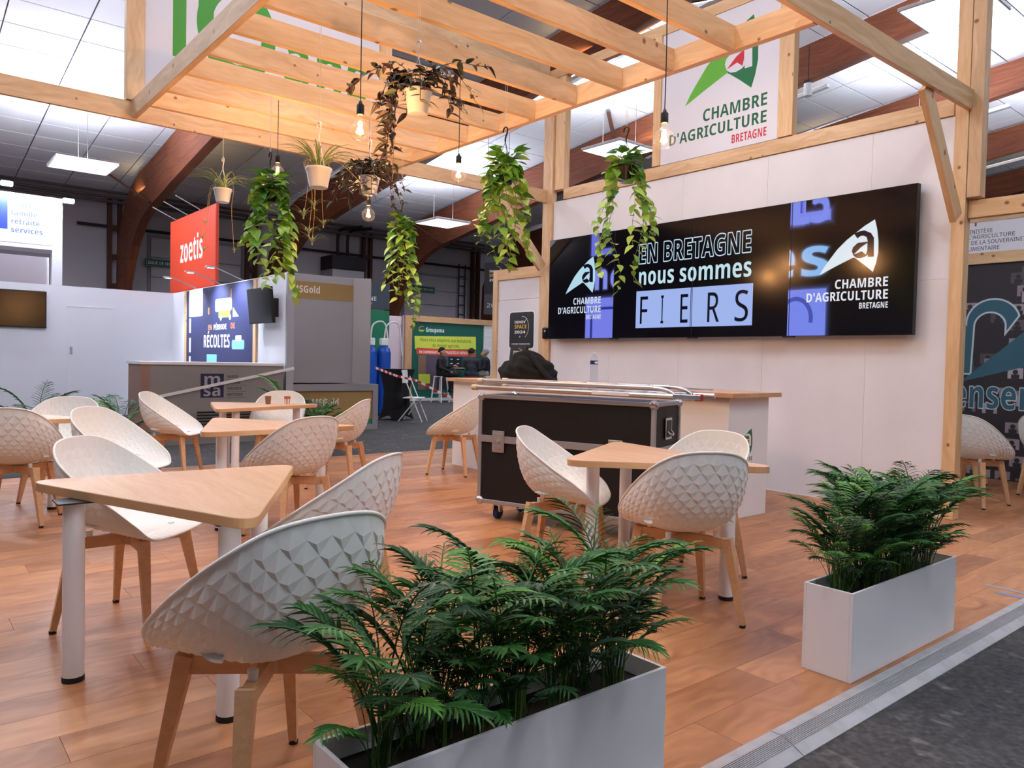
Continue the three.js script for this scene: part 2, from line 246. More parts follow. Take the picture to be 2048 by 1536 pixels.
{ // side wall fittings: sectional doors, steel posts, pipes, heater
  const door = (z0, z1, y1, n, label) => {
    const d = struct('door_' + n, [span(XW, XW + 0.05, HALL_Y, y1 + 0.1, z0 - 0.08, z1 + 0.08)], M.ceilGap, label);
    const rows = Math.round((y1 - HALL_Y) / 0.62), h = (y1 - HALL_Y) / rows; for (let k = 0; k < rows; k++) part(d, 'door_panel', span(XW + 0.04, XW + 0.1, HALL_Y + k * h + 0.012, HALL_Y + (k + 1) * h - 0.012, z0, z1, 0.008), M.hallWall);
    return d;
  };
  door(-9.6, -6.7, 5.0, 1, 'grey sectional door behind the orange banner'); door(-19.3, -16.2, 4.7, 2, 'grey sectional door above the green insurance backdrop');
  const post = (z, tag) => { const o = thing('steel_post', `brown laced steel post on the hall wall ${tag}`, 'post', [XW + 0.25, HALL_Y, z], 0, 'brown steel posts along the hall wall'); part(o, 'flange', span(-0.09, 0.09, 0, 6.05, -0.2, -0.09), M.brown); part(o, 'flange', span(-0.09, 0.09, 0, 6.05, 0.09, 0.2), M.brown); for (let y = 0.6; y < 6; y += 0.9) part(o, 'lacing_plate', span(-0.06, 0.06, y, y + 0.16, -0.1, 0.1), M.brown); };
  post(-5.6, 'beside the white tower sign'); post(-9.9, 'behind the orange banner'); post(-14.4, 'above the steel feeding machine'); post(-19.6, 'right of the grey sectional door'); post(-24, 'behind the wooden door frame');
  single('pipe_rail', 'pair of dark pipes running along the ceiling edge of the hall wall', 'pipe', [rod([XW + 0.6, 6.02, 6], [XW + 0.6, 6.02, -36], 0.05), rod([XW + 0.6, 5.88, 6], [XW + 0.6, 5.88, -36], 0.05), rod([XW + 0.75, 6.15, 6], [XW + 0.75, 6.15, -36], 0.035)], M.pipe);
  single('conduit', 'thin dark conduit running along the hall wall below the pipes', 'pipe', [rod([XW + 0.08, 5.2, -4.6], [XW + 0.08, 5.2, -36], 0.045)], M.darkSteel);
  const h = thing('heater_unit', 'grey wall heater box with dark hood on the hall wall', 'heater', [XW, 0, -13.2]);
  part(h, 'cabinet', span(0, 0.9, 3.7, 4.5, -0.75, 0.55, 0.02), M.hallWall); part(h, 'hood', span(0, 0.95, 4.5, 5.0, -0.8, 0.6, 0.03), M.darkSteel);
  for (const z of [0.15, -0.25]) part(h, 'duct', tube([[0.5, 5.0, z], [0.5, 5.7, z], [0.6, 5.95, z - 0.02], [1.4, 6.05, z - 0.5]], 0.06, 20, 8), M.darkSteel);
  const lad = thing('access_ladder', 'narrow black fixed ladder on the hall wall beside the sectional door', 'ladder', [XW + 0.2, 0, -18.95]);
  for (const z of [-0.16, 0.16]) part(lad, 'rail', rod([0, HALL_Y, z], [0, 5.3, z], 0.03), M.black); for (let y = 0.4; y < 5.2; y += 0.4) part(lad, 'rung', rod([0, y, -0.16], [0, y, 0.16], 0.018), M.black);
  // exit signs
  const exitTex = (two, arrow) => canvasTex(512, two ? 230 : 130, (g, w, hh) => { g.fillStyle = '#0c3a2a'; g.fillRect(0, 0, w, hh); g.strokeStyle = '#6fb59a'; g.lineWidth = 8; g.strokeRect(8, 8, w - 16, hh - 16); const o = { color: '#cfe6da', weight: 'bold' }; if (two) { poly(g, [[30, hh / 2], [100, 55], [100, hh - 55]], '#cfe6da'); fitText(g, 'ISSUE DE', 130, 100, 340, 60, o); fitText(g, 'SECOURS', 130, 195, 340, 60, o); } else fitText(g, 'ISSUE DE SECOURS', 26, 92, w - 52, 58, o); });
  const ex = (label, w, hh, pos, ry, two) => { const o = thing('exit_sign', label, 'sign', pos, ry, undefined); part(o, 'sign_plate', bx(w, hh, 0.03, 0, 0, 0, 0.005), M.slate); print(o, 'sign_print', w - 0.02, hh - 0.02, exitTex(two), [0, 0, 0.0165], 0, { roughness: 0.5 }); };
  ex('green emergency exit sign on the sectional door behind the orange banner', 1.15, 0.26, [XW + 0.13, 4.19, -7.1], PI / 2); ex('green emergency exit sign on the sectional door above the green backdrop', 1.15, 0.26, [XW + 0.13, 4.12, -17.05], PI / 2);
  ex('green two-line emergency exit sign with arrow on a roof frame', 0.42, 0.2, [-6.21, 8.05, -15.25 + 0.14], 0, true);
  const cam = thing('projector', 'small white cylinder projector hanging on a wire from a roof frame', 'projector', [-8.62, 7.18, -15.0]); part(cam, 'housing', cyl(0.085, 0.085, 0.26, 0, -0.2, 0, 16), M.white); part(cam, 'bracket', bx(0.12, 0.06, 0.12, 0, 0.1, 0), M.black); part(cam, 'wire', rod([0, 0.1, 0], [0, 0.85, 0], 0.008), M.cord);
}
// added fill panels, shining down on the hall and up at the ceiling
LIGHTS.fillPanels.forEach(([x, z], i) => {
  const y = ceilY(x) - 1.75, o = thing('added_fill_panel', ['added square fill light panel hung under the hall roof'][0], 'light', [x, y, z], 0, 'added fill light panels');
  part(o, 'housing', bx(1.2, 0.06, 1.2, 0, 0.035, 0, 0.01), M.whiteMetal); part(o, 'diffuser', bx(1.14, 0.006, 1.14, 0, 0.002, 0), std({ color: 0xffffff, emissive: 0xf2f5ff, emissiveIntensity: 2, roughness: 0.5 }));
  for (const s of [-0.5, 0.5]) part(o, 'hanger', rod([s, 0.06, 0], [s, 1.72, 0], 0.006), M.alu);
  const r = new THREE.RectAreaLight(LIGHTS.fillColor, LIGHTS.fillIntensity, 1.14, 1.14); r.position.set(x, y - 0.008, z); r.lookAt(x, y - 1, z); scene.add(r);
  const u = new THREE.RectAreaLight(LIGHTS.fillColor, LIGHTS.fillIntensity * 2.5, 1.14, 1.14); u.position.set(x, y + 0.07, z); u.lookAt(x, y + 1, z); scene.add(u);
});
// exhibition spotlights; the first three are out of view, placed to light the stand
LIGHTS.spots.forEach(([p, t, cd, col, ang, size], i) => {
  const d = V3(...t).sub(V3(...p)).normalize(), o = thing('spotlight', ['unseen spotlight out of view above the aisle, lighting the stand', 'unseen spotlight out of view beyond the pergola, lighting the tables', 'unseen spotlight out of view in front of the pergola, lighting the chairs', 'black exhibition spotlight hung above the pergola facing the video wall'][i], 'light', p);
  const q = new THREE.Quaternion().setFromUnitVectors(V3(0, -1, 0), d);
  const h = part(o, 'housing', lathe([[0.001, 0.24], [0.07, 0.23], [0.1, 0.12], [0.12, 0.03], [0.12, 0], [0.105, 0]], 24), M.black); h.quaternion.copy(q);
  const e = part(o, 'lens', new THREE.CylinderGeometry(0.1, 0.1, 0.01, 24), std({ color: 0xffffff, emissive: 0xfff4e6, emissiveIntensity: 12, roughness: 0.4 })); e.quaternion.copy(q); e.position.copy(d.clone().multiplyScalar(0.004));
  part(o, 'hanger', rod([0, 0.12, 0], [0, Math.max(0.3, ceilY(p[0]) - p[1]), 0], 0.015), M.black);
  const s = new THREE.SpotLight(col, cd, 0, ang, 0.55, 2); s.position.set(...p).addScaledVector(d, 0.03); s.target.position.set(...t); s.shadow.radius = size; scene.add(s); scene.add(s.target);
});

// ---------- stand floor ----------
const FX0 = -9.1, FX1 = -1.462;
{
  const base = thing('stand_floor', 'raised wood-plank floor of the stand', 'floor'); base.userData.kind = 'structure';
  part(base, 'subfloor', [span(FX0, FX1, HALL_Y, -0.0135, -7.35, 1.2), span(-4.6, FX1, HALL_Y, -0.0135, -10.6, -7.35)], M.soil);
  const pw = (FX1 - FX0) / 37, pl = 1.28, th = 0.012, variants = [];
  for (let k = 0; k < 12; k++) { // plank cut-outs of the wood texture, one long grain each
    const g = new THREE.BoxGeometry(pw - 0.0016, th, pl - 0.0016); metreUV(g, 0, 0); const uv = g.attributes.uv; for (let i = 0; i < uv.count; i++) uv.setXY(i, uv.getX(i) / 1.5 + k * 0.317, uv.getY(i) / 0.82 + k * 0.231); variants.push(g);
  }
  let n = 0;
  const lay = (x0, rows, zA, zB) => {
    for (let i = 0; i < rows; i++) {
      let z = zA + ((i * 0.43) % 1) * pl;
      for (; z > zB; z -= pl) {
        const z0 = Math.min(z, zA), z1 = Math.max(z - pl, zB); if (z0 - z1 < 0.08) continue;
        const full = z0 - z1 > pl - 0.01, g = variants[(n * 7 + i) % 12]; let gg = g;
        if (!full) { gg = g.clone(); gg.scale(1, 1, (z0 - z1 - 0.0016) / (pl - 0.0016)); }
        const m = part(base, 'plank', gg, M.planks[Math.floor(rnd() * 4)]); m.position.set(x0 + (i + 0.5) * pw, -0.0065, (z0 + z1) / 2); n++;
      }
    }
  };
  lay(FX0, 37, 0.95, -7.35); lay(FX1 - 14 * pw, 14, -7.35, -10.4);
}
{ // aluminium edge ramp towards the aisle
  const prof = [[0, 0.0015], [-0.0, -0.012], [0.0, HALL_Y], [0.128, HALL_Y], [0.128, HALL_Y + 0.004], [0.092, -0.017], [0.036, 0.0035], [0.034, 0.0015]];
  const mk = (z0, z1, tag) => {
    const o = thing('edge_ramp', `grey ribbed aluminium edge ramp of the stand floor ${tag}`, 'ramp', [FX1, 0, 0], 0, 'edge ramps along the aisle');
    const sh = new THREE.Shape(); prof.forEach((p, i) => i ? sh.lineTo(p[0], p[1]) : sh.moveTo(p[0], p[1])); const g = new THREE.ExtrudeGeometry(sh, { depth: z0 - z1 - 0.004, bevelEnabled: false }); g.translate(0, 0, z1 + 0.002); part(o, 'profile', g, M.kerb);
    const a = [0.040, 0.0028], b = [0.088, -0.0155]; for (let k = 0; k < 9; k++) { const t = (k + 0.5) / 9, x = lerp(a[0], b[0], t), y = lerp(a[1], b[1], t); part(o, 'rib', bx(0.0026, 0.003, z0 - z1 - 0.01, x, y + 0.0008, (z0 + z1) / 2), M.kerb); }
  };
  mk(1.0, -2.44, 'nearest the leafy planter with drips'); mk(-2.44, -7.44, 'running past the square-cornered planter'); mk(-7.44, -10.6, 'beyond the grey video wall');
  single('floor_tape', 'long strip of grey-blue tape on the planks by the edge ramp', 'tape', [span(-1.70, -1.49, 0.0003, 0.0013, -5.19, -5.155)], plain(0x8f9aa8, 0.5));
  single('floor_tape', 'short strip of blue tape on the planks by the edge ramp', 'tape', [span(-1.60, -1.47, 0.0003, 0.0014, -5.075, -5.035)], plain(0x6f8db4, 0.5));
}

// ---------- timber frame, video wall ----------
const WZ = -7.187;
{
  const w = struct('wall_video', [span(-7.87, -2.74, 0, 3.505, WZ - 0.05, WZ - 0.004)], M.white, 'grey-white stand wall behind the video wall');
  const cuts = [-7.87, -6.76, -5.65, -4.55, -3.45, -2.74]; for (let i = 0; i < 5; i++) for (const [y0, y1] of [[0, 2.1], [2.1, 3.505]]) part(w, 'wall_panel', span(cuts[i] + 0.0008, cuts[i + 1] - 0.0008, y0 + 0.0008, y1 - 0.0008, WZ - 0.01, WZ, 0.0015), M.wall);
  struct('trim_1', [span(-7.87, -2.74, 0, 0.012, WZ - 0.01, WZ + 0.004)], M.whiteMetal, 'thin white skirting strip under the video wall');
  const T = (name, label, geo, mat = M.pine) => single(name, label, 'beam', geo, mat, 'timber frame of the stand');
  T('timber_post', 'tall pine post at the right end of the video wall', [span(-2.735, -2.625, 0, 5.3, WZ - 0.1, WZ + 0.02, 0.004)]);
  T('timber_post', 'upper pine post bolted beside the tall post right of the video wall', [span(-2.62, -2.515, 2.78, 5.3, WZ - 0.1, WZ + 0.02, 0.004)], M.pine2);
  T('timber_post', 'tall pine post at the left end of the video wall', [span(-8.07, -7.88, 0, 5.2, WZ - 0.06, WZ + 0.03, 0.004)], M.pine2);
  T('timber_post', 'pine post standing behind the tall post left of the video wall', [span(-7.87, -7.68, 3.665, 5.2, WZ - 0.1, WZ, 0.004)]);
  T('timber_post', 'pine post on the left edge of the white chamber sign', [span(-6.11, -6.0, 3.665, 5.2, WZ - 0.06, WZ + 0.03, 0.004)]);
  T('timber_post', 'knotty pine post on the right edge of the white chamber sign', [span(-4.445, -4.275, 3.665, 5.2, WZ - 0.06, WZ + 0.03, 0.004)]);
  T('timber_beam', 'long pine beam resting on top of the video wall', [span(-7.67, -2.745, 3.51, 3.66, WZ - 0.06, WZ + 0.015, 0.004)], M.pine2);
  T('timber_beam', 'high pine beam crossing above the white chamber sign', [span(-8.05, -2.63, 5.2, 5.33, WZ - 0.06, WZ + 0.01, 0.004)]);
  T('timber_beam', 'short pine header beam right of the tall post', [span(-2.62, 0.6, 2.61, 2.76, WZ - 0.1, WZ - 0.03, 0.004)]);
  T('timber_brace', 'slanting pine knee brace against the tall right post', [bar([-2.66, 2.60, -7.07], [-2.66, 3.54, -6.36], 0.05, 0.16, V3(0, 0.6, -0.8))]);
  T('timber_brace', 'slanting pine knee brace against the tall left post', [bar([-7.97, 2.60, -7.08], [-7.97, 3.52, -6.2], 0.05, 0.15, V3(0, 0.7, -0.7))], M.pine2);
  // pergola
  const yb = 3.525, yt = 3.695;
  T('pergola_beam', 'long pine pergola beam running to the tall post right of the video wall', [span(-2.645, -2.6, yb, yt, WZ - 0.0, 0.2, 0.003)]);
  T('pergola_beam', 'long pine pergola beam on the far side under the green lettered banner', [span(-8.02, -7.975, 3.505, 3.68, WZ + 0.03, 0.6, 0.003)], M.pine2);
  T('pergola_beam', 'pine pergola beam carrying the rafter ends on the video wall side', [span(-7.97, -2.65, yb, yt, -4.705, -4.645, 0.003)]);
  T('pergola_beam', 'pine pergola beam carrying the rafter ends on the aisle side, beneath the lettered banner edge', [span(-8.0, -2.65, yb, yt, -1.885, -1.835, 0.003)], M.pine2);
  const rx = [-3.24, -3.78, -4.3, -4.83, -5.37, -5.9, -6.43, -6.96, -7.48];
  rx.forEach((x, i) => T('pergola_rafter', ['second', 'third', 'fourth', 'fifth', 'sixth', 'seventh', 'eighth', 'ninth', 'tenth'][i] + ' pine pergola rafter counted from the beam at the tall right post', [span(x - 0.05, x, yb + 0.002, yt, -4.645, -1.885, 0.003)], i % 2 ? M.pine2 : M.pine));
  for (const [x, i] of rx.map((x, i) => [x, i])) { const g = new THREE.Shape(); g.moveTo(0, 0); g.lineTo(0.11, 0); g.lineTo(0, 0.16); const q = new THREE.ExtrudeGeometry(g, { depth: 0.045, bevelEnabled: false }); metreUV(q); q.rotateX(-PI / 2); q.rotateY(PI / 2); }
  // upper frame and lettered banner on the far side
  T('timber_post', 'pine post at the near edge of the green lettered banner', [span(-8.06, -7.96, 3.685, 5.4, -1.945, -1.785, 0.004)], M.pine2);
  T('timber_post', 'pine post at the far edge of the green lettered banner', [span(-8.06, -7.96, 3.685, 5.2, -4.64, -4.49, 0.004)]);
  T('timber_beam', 'high pine beam running along the top of the green lettered banner', [span(-8.04, -7.98, 5.25, 5.39, WZ + 0.03, -1.8, 0.004)], M.pine2);
  const ban = thing('lettered_banner', 'white banner with big green lettering in the pine frame above the pergola', 'banner', [-7.99, 0, 0]);
  part(ban, 'board', span(-0.02, 0.0, 3.69, 5.25, -4.485, -1.95), M.white);
  const bt = canvasTex(1400, 860, (g, W, H) => { // 2.53 m x 1.55 m
    g.fillStyle = '#d2d2d8'; g.fillRect(0, 0, W, H); const c = '#3c8f22'; const s = W / 2.53, X = (z) => (-1.95 - z) * s, Y = (y) => (5.24 - y) * s;
    g.fillStyle = c; g.fillRect(X(-2.2), 0, 0.125 * s, Y(4.2)); g.fillRect(X(-2.44), 0, 0.15 * s, Y(4.35));
    g.lineWidth = 0.15 * s; g.strokeStyle = c; g.beginPath(); g.ellipse(X(-2.83), Y(4.62), 0.33 * s, 0.42 * s, 0, 0, 7); g.stroke();
    fitText(g, 'ans', X(-3.3), Y(4.22), 1.05 * s, 0.42 * s, { color: c, cap: 0.55 }); fitText(g, 'ensemble', X(-2.5), Y(3.86), 1.85 * s, 0.2 * s, { color: c, cap: 0.55 });
  });
  print(ban, 'lettering', 2.53, 1.55, bt, [0.003, 4.468, -3.2175], PI / 2, { roughness: 0.6 }, 'big green numerals and words on white');
}
// the chamber emblem: outline, ring of the letter, bowl and arrow, in metres
const LOGO = {
  sil: [[0, 0.007], [0.039, 0.072], [0.082, 0.129], [0.173, 0.241], [0.264, 0.323], [0.344, 0.377], [0.429, 0.435], [0.526, 0.485], [0.55, 0.394], [0.566, 0.278], [0.568, 0.176], [0.551, 0.083], [0.524, 0], [0.442, 0.072], [0.353, 0.142], [0.335, 0.15], [0.172, 0.083]],
  ring: [[0.334, 0.374], [0.382, 0.39], [0.431, 0.394], [0.493, 0.363], [0.522, 0.316], [0.527, 0.143], [0.471, 0.144], [0.465, 0.295], [0.454, 0.33], [0.425, 0.347], [0.398, 0.347], [0.367, 0.327]],
  bowl: [[0.466, 0.285], [0.372, 0.284], [0.328, 0.247], [0.318, 0.213], [0.334, 0.17], [0.363, 0.146], [0.405, 0.139], [0.45, 0.15], [0.47, 0.165]],
  arrow: [[0.464, 0.276], [0.402, 0.24], [0.334, 0.176], [0.413, 0.201], [0.454, 0.166], [0.465, 0.213]],
};
function emblem(g, x, y, s, cLeft, cRight, cA, cArrow, sy = s) { // x, y = canvas position of the lower left tip box
  const P = (a) => a.map(([u, v]) => [x + u * s, y - v * sy]);
  poly(g, P(LOGO.sil), cLeft);
  if (cRight !== cLeft) { g.save(); g.beginPath(); P([[0.345, 0.142], [0.345, 0.385], [0.526, 0.5], [0.6, 0.5], [0.6, -0.05]]).forEach((p, i) => i ? g.lineTo(p[0], p[1]) : g.moveTo(p[0], p[1])); g.clip(); poly(g, P(LOGO.sil), cRight); g.restore(); }
  poly(g, P(LOGO.ring), cA); poly(g, P(LOGO.bowl), cA); poly(g, P(LOGO.arrow), cArrow);
}
{ // chamber sign above the wall
  const o = thing('chamber_sign', 'white sign with the green chamber emblem above the video wall', 'sign', [-5.223, 0, WZ]);
  part(o, 'board', span(-0.772, 0.772, 3.665, 5.19, -0.015, 0.012), M.white);
  const t = canvasTex(1024, 1012, (g, W, H) => {
    const s = W / 1.544, X = (x) => (x + 5.995) * s, Y = (y) => (5.19 - y) * s; g.fillStyle = '#dcdbe0'; g.fillRect(0, 0, W, H);
    emblem(g, X(-5.65), Y(4.268), s * 1.665, '#5fae2e', '#0b6a38', '#dcdbe0', '#c4202a', s * 1.6);
    fitText(g, 'CHAMBRE', X(-5.402), Y(4.046), 0.832 * s, 0.135 * s, { color: '#0f5a34' }); fitText(g, "D'AGRICULTURE", X(-5.88), Y(3.866), 1.31 * s, 0.128 * s, { color: '#0f5a34' }); fitText(g, 'BRETAGNE', X(-5.01), Y(3.725), 0.438 * s, 0.092 * s, { color: '#c4202a' });
  });
  print(o, 'sign_print', 1.544, 1.525, t, [0, 4.4275, 0.0135], 0, { roughness: 0.55 });
}
{ // video wall, four columns of two displays
  const x0 = -7.803, x1 = -2.98, y0 = 1.608, y1 = 2.951, W = 2048, H = 570, s = W / (x1 - x0);
  const tex = canvasTex(W, H, (g) => {
    const X = (x) => (x - x0) * s, Y = (y) => (y1 - y) * s; g.fillStyle = '#020207'; g.fillRect(0, 0, W, H);
    const soft = (draw) => { for (const [k, a] of [[26, 0.10], [18, 0.14], [11, 0.2], [5, 0.32], [0, 1]]) { g.globalAlpha = a; draw(k); } g.globalAlpha = 1; };
    const big = (txt, x, y, w, h, c) => soft((k) => fitText(g, txt, x, y, w, h, { color: c, stroke: k ? { w: k, c } : undefined }));
    // left blurred column
    g.save(); g.beginPath(); g.rect(X(-7.09), 0, X(-6.6) - X(-7.09), H); g.clip(); g.fillStyle = '#03030d'; g.fillRect(0, 0, W, H);
    big('L', X(-7.08), Y(2.67), 0.46 * s, 0.42 * s, '#6d74e8'); big('n', X(-6.96), Y(2.23), 0.28 * s, 0.33 * s, '#8a94f6'); big('o', X(-6.68), Y(2.23), 0.32 * s, 0.33 * s, '#8a94f6'); soft((k) => { g.fillStyle = '#7d86f4'; g.fillRect(X(-7.08) - k, Y(2.12) - k, 0.6 * s, 0.6 * s); }); soft((k) => { g.fillStyle = '#2c3290'; g.fillRect(X(-6.98), Y(2.0) - k / 3, 0.5 * s, 10 + k / 2); g.fillRect(X(-6.99) - k / 4, Y(1.92), 12 + k / 2, 0.4 * s); }); g.restore();
    // right blurred column
    g.save(); g.beginPath(); g.rect(X(-4.205), 0, X(-3.72) - X(-4.205), H); g.clip();
    soft((k) => { g.fillStyle = '#7a8cf6'; g.fillRect(X(-4.3) - k, -40, 0.26 * s + k, Y(2.73) + 40 + k); g.fillRect(X(-4.3), Y(2.83) - k, 0.52 * s + k, 0.1 * s + 2 * k); }); soft((k) => { g.fillStyle = '#3d46c4'; g.fillRect(X(-4.1), -4, 7 + k / 3, 0.13 * s); }); big('L5', X(-4.2), Y(2.72), 0.42 * s, 0.4 * s, '#7f93f8'); big('s', X(-4.1), Y(2.2), 0.34 * s, 0.38 * s, '#8fc2fb'); big('e', X(-4.42), Y(2.2), 0.3 * s, 0.38 * s, '#8fc2fb'); soft((k) => { g.fillStyle = '#7d8ef6'; g.fillRect(X(-4.4), Y(2.07) - k, 0.6 * s + k, 0.6 * s); }); g.lineWidth = 18; g.strokeStyle = '#2f3f9e'; g.globalAlpha = 0.7; g.beginPath(); g.ellipse(X(-4.12), Y(1.78), 0.17 * s, 0.2 * s, 0, -2.2, 0.2); g.stroke(); g.globalAlpha = 1; g.restore();
    const wht = '#e9f6ff';
    emblem(g, X(-3.877), Y(2.192), s, wht, wht, '#02051c', wht); emblem(g, X(-7.471), Y(2.195), s * 0.96, '#bfe6f6', '#bfe6f6', '#02051c', '#bfe6f6', s * 0.97);
    for (const [dx, c] of [[0, '#f3f7ff'], [-3.604, '#dfeafc']]) { fitText(g, 'CHAMBRE', X(-3.72 + dx), Y(2.057), 0.515 * s, 0.09 * s, { color: c }); fitText(g, "D'AGRICULTURE", X(-4.012 + dx), Y(1.942), 0.81 * s, 0.088 * s, { color: c }); fitText(g, 'BRETAGNE', X(-3.476 + dx), Y(1.859), 0.274 * s, 0.059 * s, { color: c }); }
    fitText(g, 'EN BRETAGNE', X(-6.21), Y(2.507), 1.57 * s, 0.225 * s, { color: '#02020a', stroke: { w: 11, c: '#cfeeff' } }); fitText(g, 'EN BRETAGNE', X(-6.21), Y(2.507), 1.57 * s, 0.225 * s, { color: '#02020a' });
    fitText(g, 'nous sommes', X(-6.205), Y(2.246), 1.578 * s, 0.16 * s, { color: '#cdf0fb', cap: 0.56 });
    g.fillStyle = '#a9c0fb'; g.fillRect(X(-6.222), Y(2.172), 1.613 * s, 0.445 * s); g.fillStyle = '#05061c'; g.fillRect(X(-5.412), Y(2.172), 3, 0.445 * s);
    for (const [ch, a, b] of [['F', -6.187, -6.03], ['I', -5.845, -5.79], ['E', -5.58, -5.43], ['R', -5.21, -5.02], ['S', -4.845, -4.645]]) fitText(g, ch, X(a), Y(1.775), (b - a) * s, 0.335 * s, { color: '#060820', weight: 'normal' });
  });
  const o = thing('video_wall', 'black wide video wall of eight displays showing white emblems and words', 'video wall', [0, 0, WZ]);
  part(o, 'mount_frame', span(x0 + 0.2, x1 - 0.2, y0 + 0.15, y1 - 0.15, 0, 0.055), M.black);
  for (let i = 0; i < 4; i++) for (let j = 0; j < 2; j++) {
    const w = (x1 - x0) / 4, h = (y1 - y0) / 2, cx = x0 + (i + 0.5) * w, cy = y0 + (j + 0.5) * h;
    const d = part(o, 'display', bx(w - 0.0015, h - 0.0006, 0.06, cx, cy, 0.085), M.black);
    const b = 0.004, g = new THREE.PlaneGeometry(w - 2 * b, h - (j ? b : b)); g.translate(cx, cy + (j ? -b / 2 : b / 2), 0.1157); const uv = g.attributes.uv; for (let k = 0; k < uv.count; k++) { const px = g.attributes.position.getX(k), py = g.attributes.position.getY(k); uv.setXY(k, (px - x0) / (x1 - x0), (py - y0) / (y1 - y0)); }
    part(d, 'screen', g, std({ color: 0x050507, roughness: 0.13, emissive: 0xffffff, emissiveMap: tex, emissiveIntensity: 0.86 }), 'lit glossy screen');
  }
  for (const x of [-6.6, -5.395, -4.2]) part(o, 'bracket', span(x - 0.06, x + 0.06, y0 - 0.012, y0, 0.06, 0.11, 0.003), M.black);
  const ra = new THREE.RectAreaLight(0x9fb4ff, 1.1, 4.6, 1.2); ra.position.set(-5.39, 2.28, WZ + 0.125); ra.lookAt(-5.39, 2.28, 0); scene.add(ra);
}
{ // framed door wall with the round-cornered sticker
  const o = struct('wall_door', [span(-9.1, -8.07, 0, 2.5, WZ - 0.08, WZ - 0.03)], M.white, 'white partition in a pine frame beside the tall left post');
  part(o, 'frame_post', span(-9.2, -9.09, 0, 2.66, WZ - 0.09, WZ, 0.004), M.pine2); part(o, 'frame_beam', span(-9.09, -8.072, 2.5, 2.66, WZ - 0.08, WZ - 0.002, 0.004), M.pine); part(o, 'frame_post', span(-8.135, -8.073, 0, 2.5, WZ - 0.07, WZ - 0.002, 0.004), M.pine);
  for (const [y0, y1] of [[0, 2.19], [2.2, 2.5]]) part(o, 'wall_panel', span(-9.088, -8.137, y0, y1 - 0.002, WZ - 0.035, WZ - 0.02, 0.003), M.wall);
  const innov = (g, W, H, k = 1) => { g.fillStyle = '#17181c'; g.fillRect(0, 0, W, H); fitText(g, 'INNOV', W * 0.2, H * 0.31, W * 0.46, H * 0.075, { color: '#f2f2f2' }); fitText(g, 'SPACE', W * 0.2, H * 0.455, W * 0.52, H * 0.105, { color: '#e8b53c' }); fitText(g, '2024', W * 0.2, H * 0.59, W * 0.47, H * 0.08, { color: '#f2f2f2' }); g.strokeStyle = '#e6dcc0'; g.lineWidth = W * 0.014; g.beginPath(); g.ellipse(W * 0.55, H * 0.42, W * 0.24, H * 0.3, 0, -1.75, 1.15); g.stroke(); g.beginPath(); g.moveTo(W * 0.72, H * 0.17); g.lineTo(W * 0.6, H * 0.3); g.stroke(); g.fillStyle = '#d8a860'; g.beginPath(); g.arc(W * 0.44, H * 0.68, W * 0.028, 0, 7); g.fill(); };
  const tS = canvasTex(512, 480, (g, W, H) => { innov(g, W, H); g.fillStyle = '#8a8a8e'; for (let i = 0; i < 40; i++) g.fillRect(W * (0.72 + 0.26 * hash2(i, 1)), H * 0.02 + H * 0.3 * hash2(i, 2) * hash2(i, 4), 6 * hash2(i, 3) + 2, 2); fitText(g, "CHAMBRE D'AGRICULTURE", W * 0.1, H * 0.9, W * 0.76, H * 0.035, { color: '#eee' }); fitText(g, 'DE BRETAGNE', W * 0.27, H * 0.96, W * 0.42, H * 0.035, { color: '#eee' }); });
  const st = thing('wall_sticker', 'black rounded sticker with gold and white lettering on the white partition', 'sticker', [-8.525, 1.745, WZ - 0.019]);
  const rs = (w, h, r) => { const s = new THREE.Shape(); s.moveTo(-w / 2 + r, -h / 2); s.lineTo(w / 2 - r, -h / 2); s.quadraticCurveTo(w / 2, -h / 2, w / 2, -h / 2 + r); s.lineTo(w / 2, h / 2 - r); s.quadraticCurveTo(w / 2, h / 2, w / 2 - r, h / 2); s.lineTo(-w / 2 + r, h / 2); s.quadraticCurveTo(-w / 2, h / 2, -w / 2, h / 2 - r); s.lineTo(-w / 2, -h / 2 + r); s.quadraticCurveTo(-w / 2, -h / 2, -w / 2 + r, -h / 2); return s; };
  part(st, 'backing', new THREE.ExtrudeGeometry(rs(0.58, 0.56, 0.06), { depth: 0.003, bevelEnabled: false }), M.white);
  const sg = new THREE.ShapeGeometry(rs(0.545, 0.525, 0.05), 6); { const p = sg.attributes.position, uv = sg.attributes.uv; for (let i = 0; i < p.count; i++) uv.setXY(i, p.getX(i) / 0.545 + 0.5, p.getY(i) / 0.525 + 0.5); } sg.translate(0, 0, 0.0042); part(st, 'sticker_print', sg, std({ map: tS, roughness: 0.4 }));
  const rd = thing('card_reader', 'small black card reader on the tall left post', 'reader', [-7.93, 1.69, WZ + 0.03]); part(rd, 'case', bx(0.1, 0.16, 0.045, 0, 0, 0.0225, 0.02), M.blackGloss); part(rd, 'button', cyl(0.016, 0.016, 0.008, 0, 0, 0, 12).rotateX(PI / 2).translate(0.02, 0.03, 0.045), M.alu);
  const fl = thing('leaning_sign', 'small black gold-lettered sign standing on the pale counter', 'sign', [-6.98, 1.07, -5.84], 0.25); const fb = part(fl, 'board', bx(0.24, 0.42, 0.012, 0, 0.21, 0, 0.002), M.black); fb.rotation.x = -0.16;
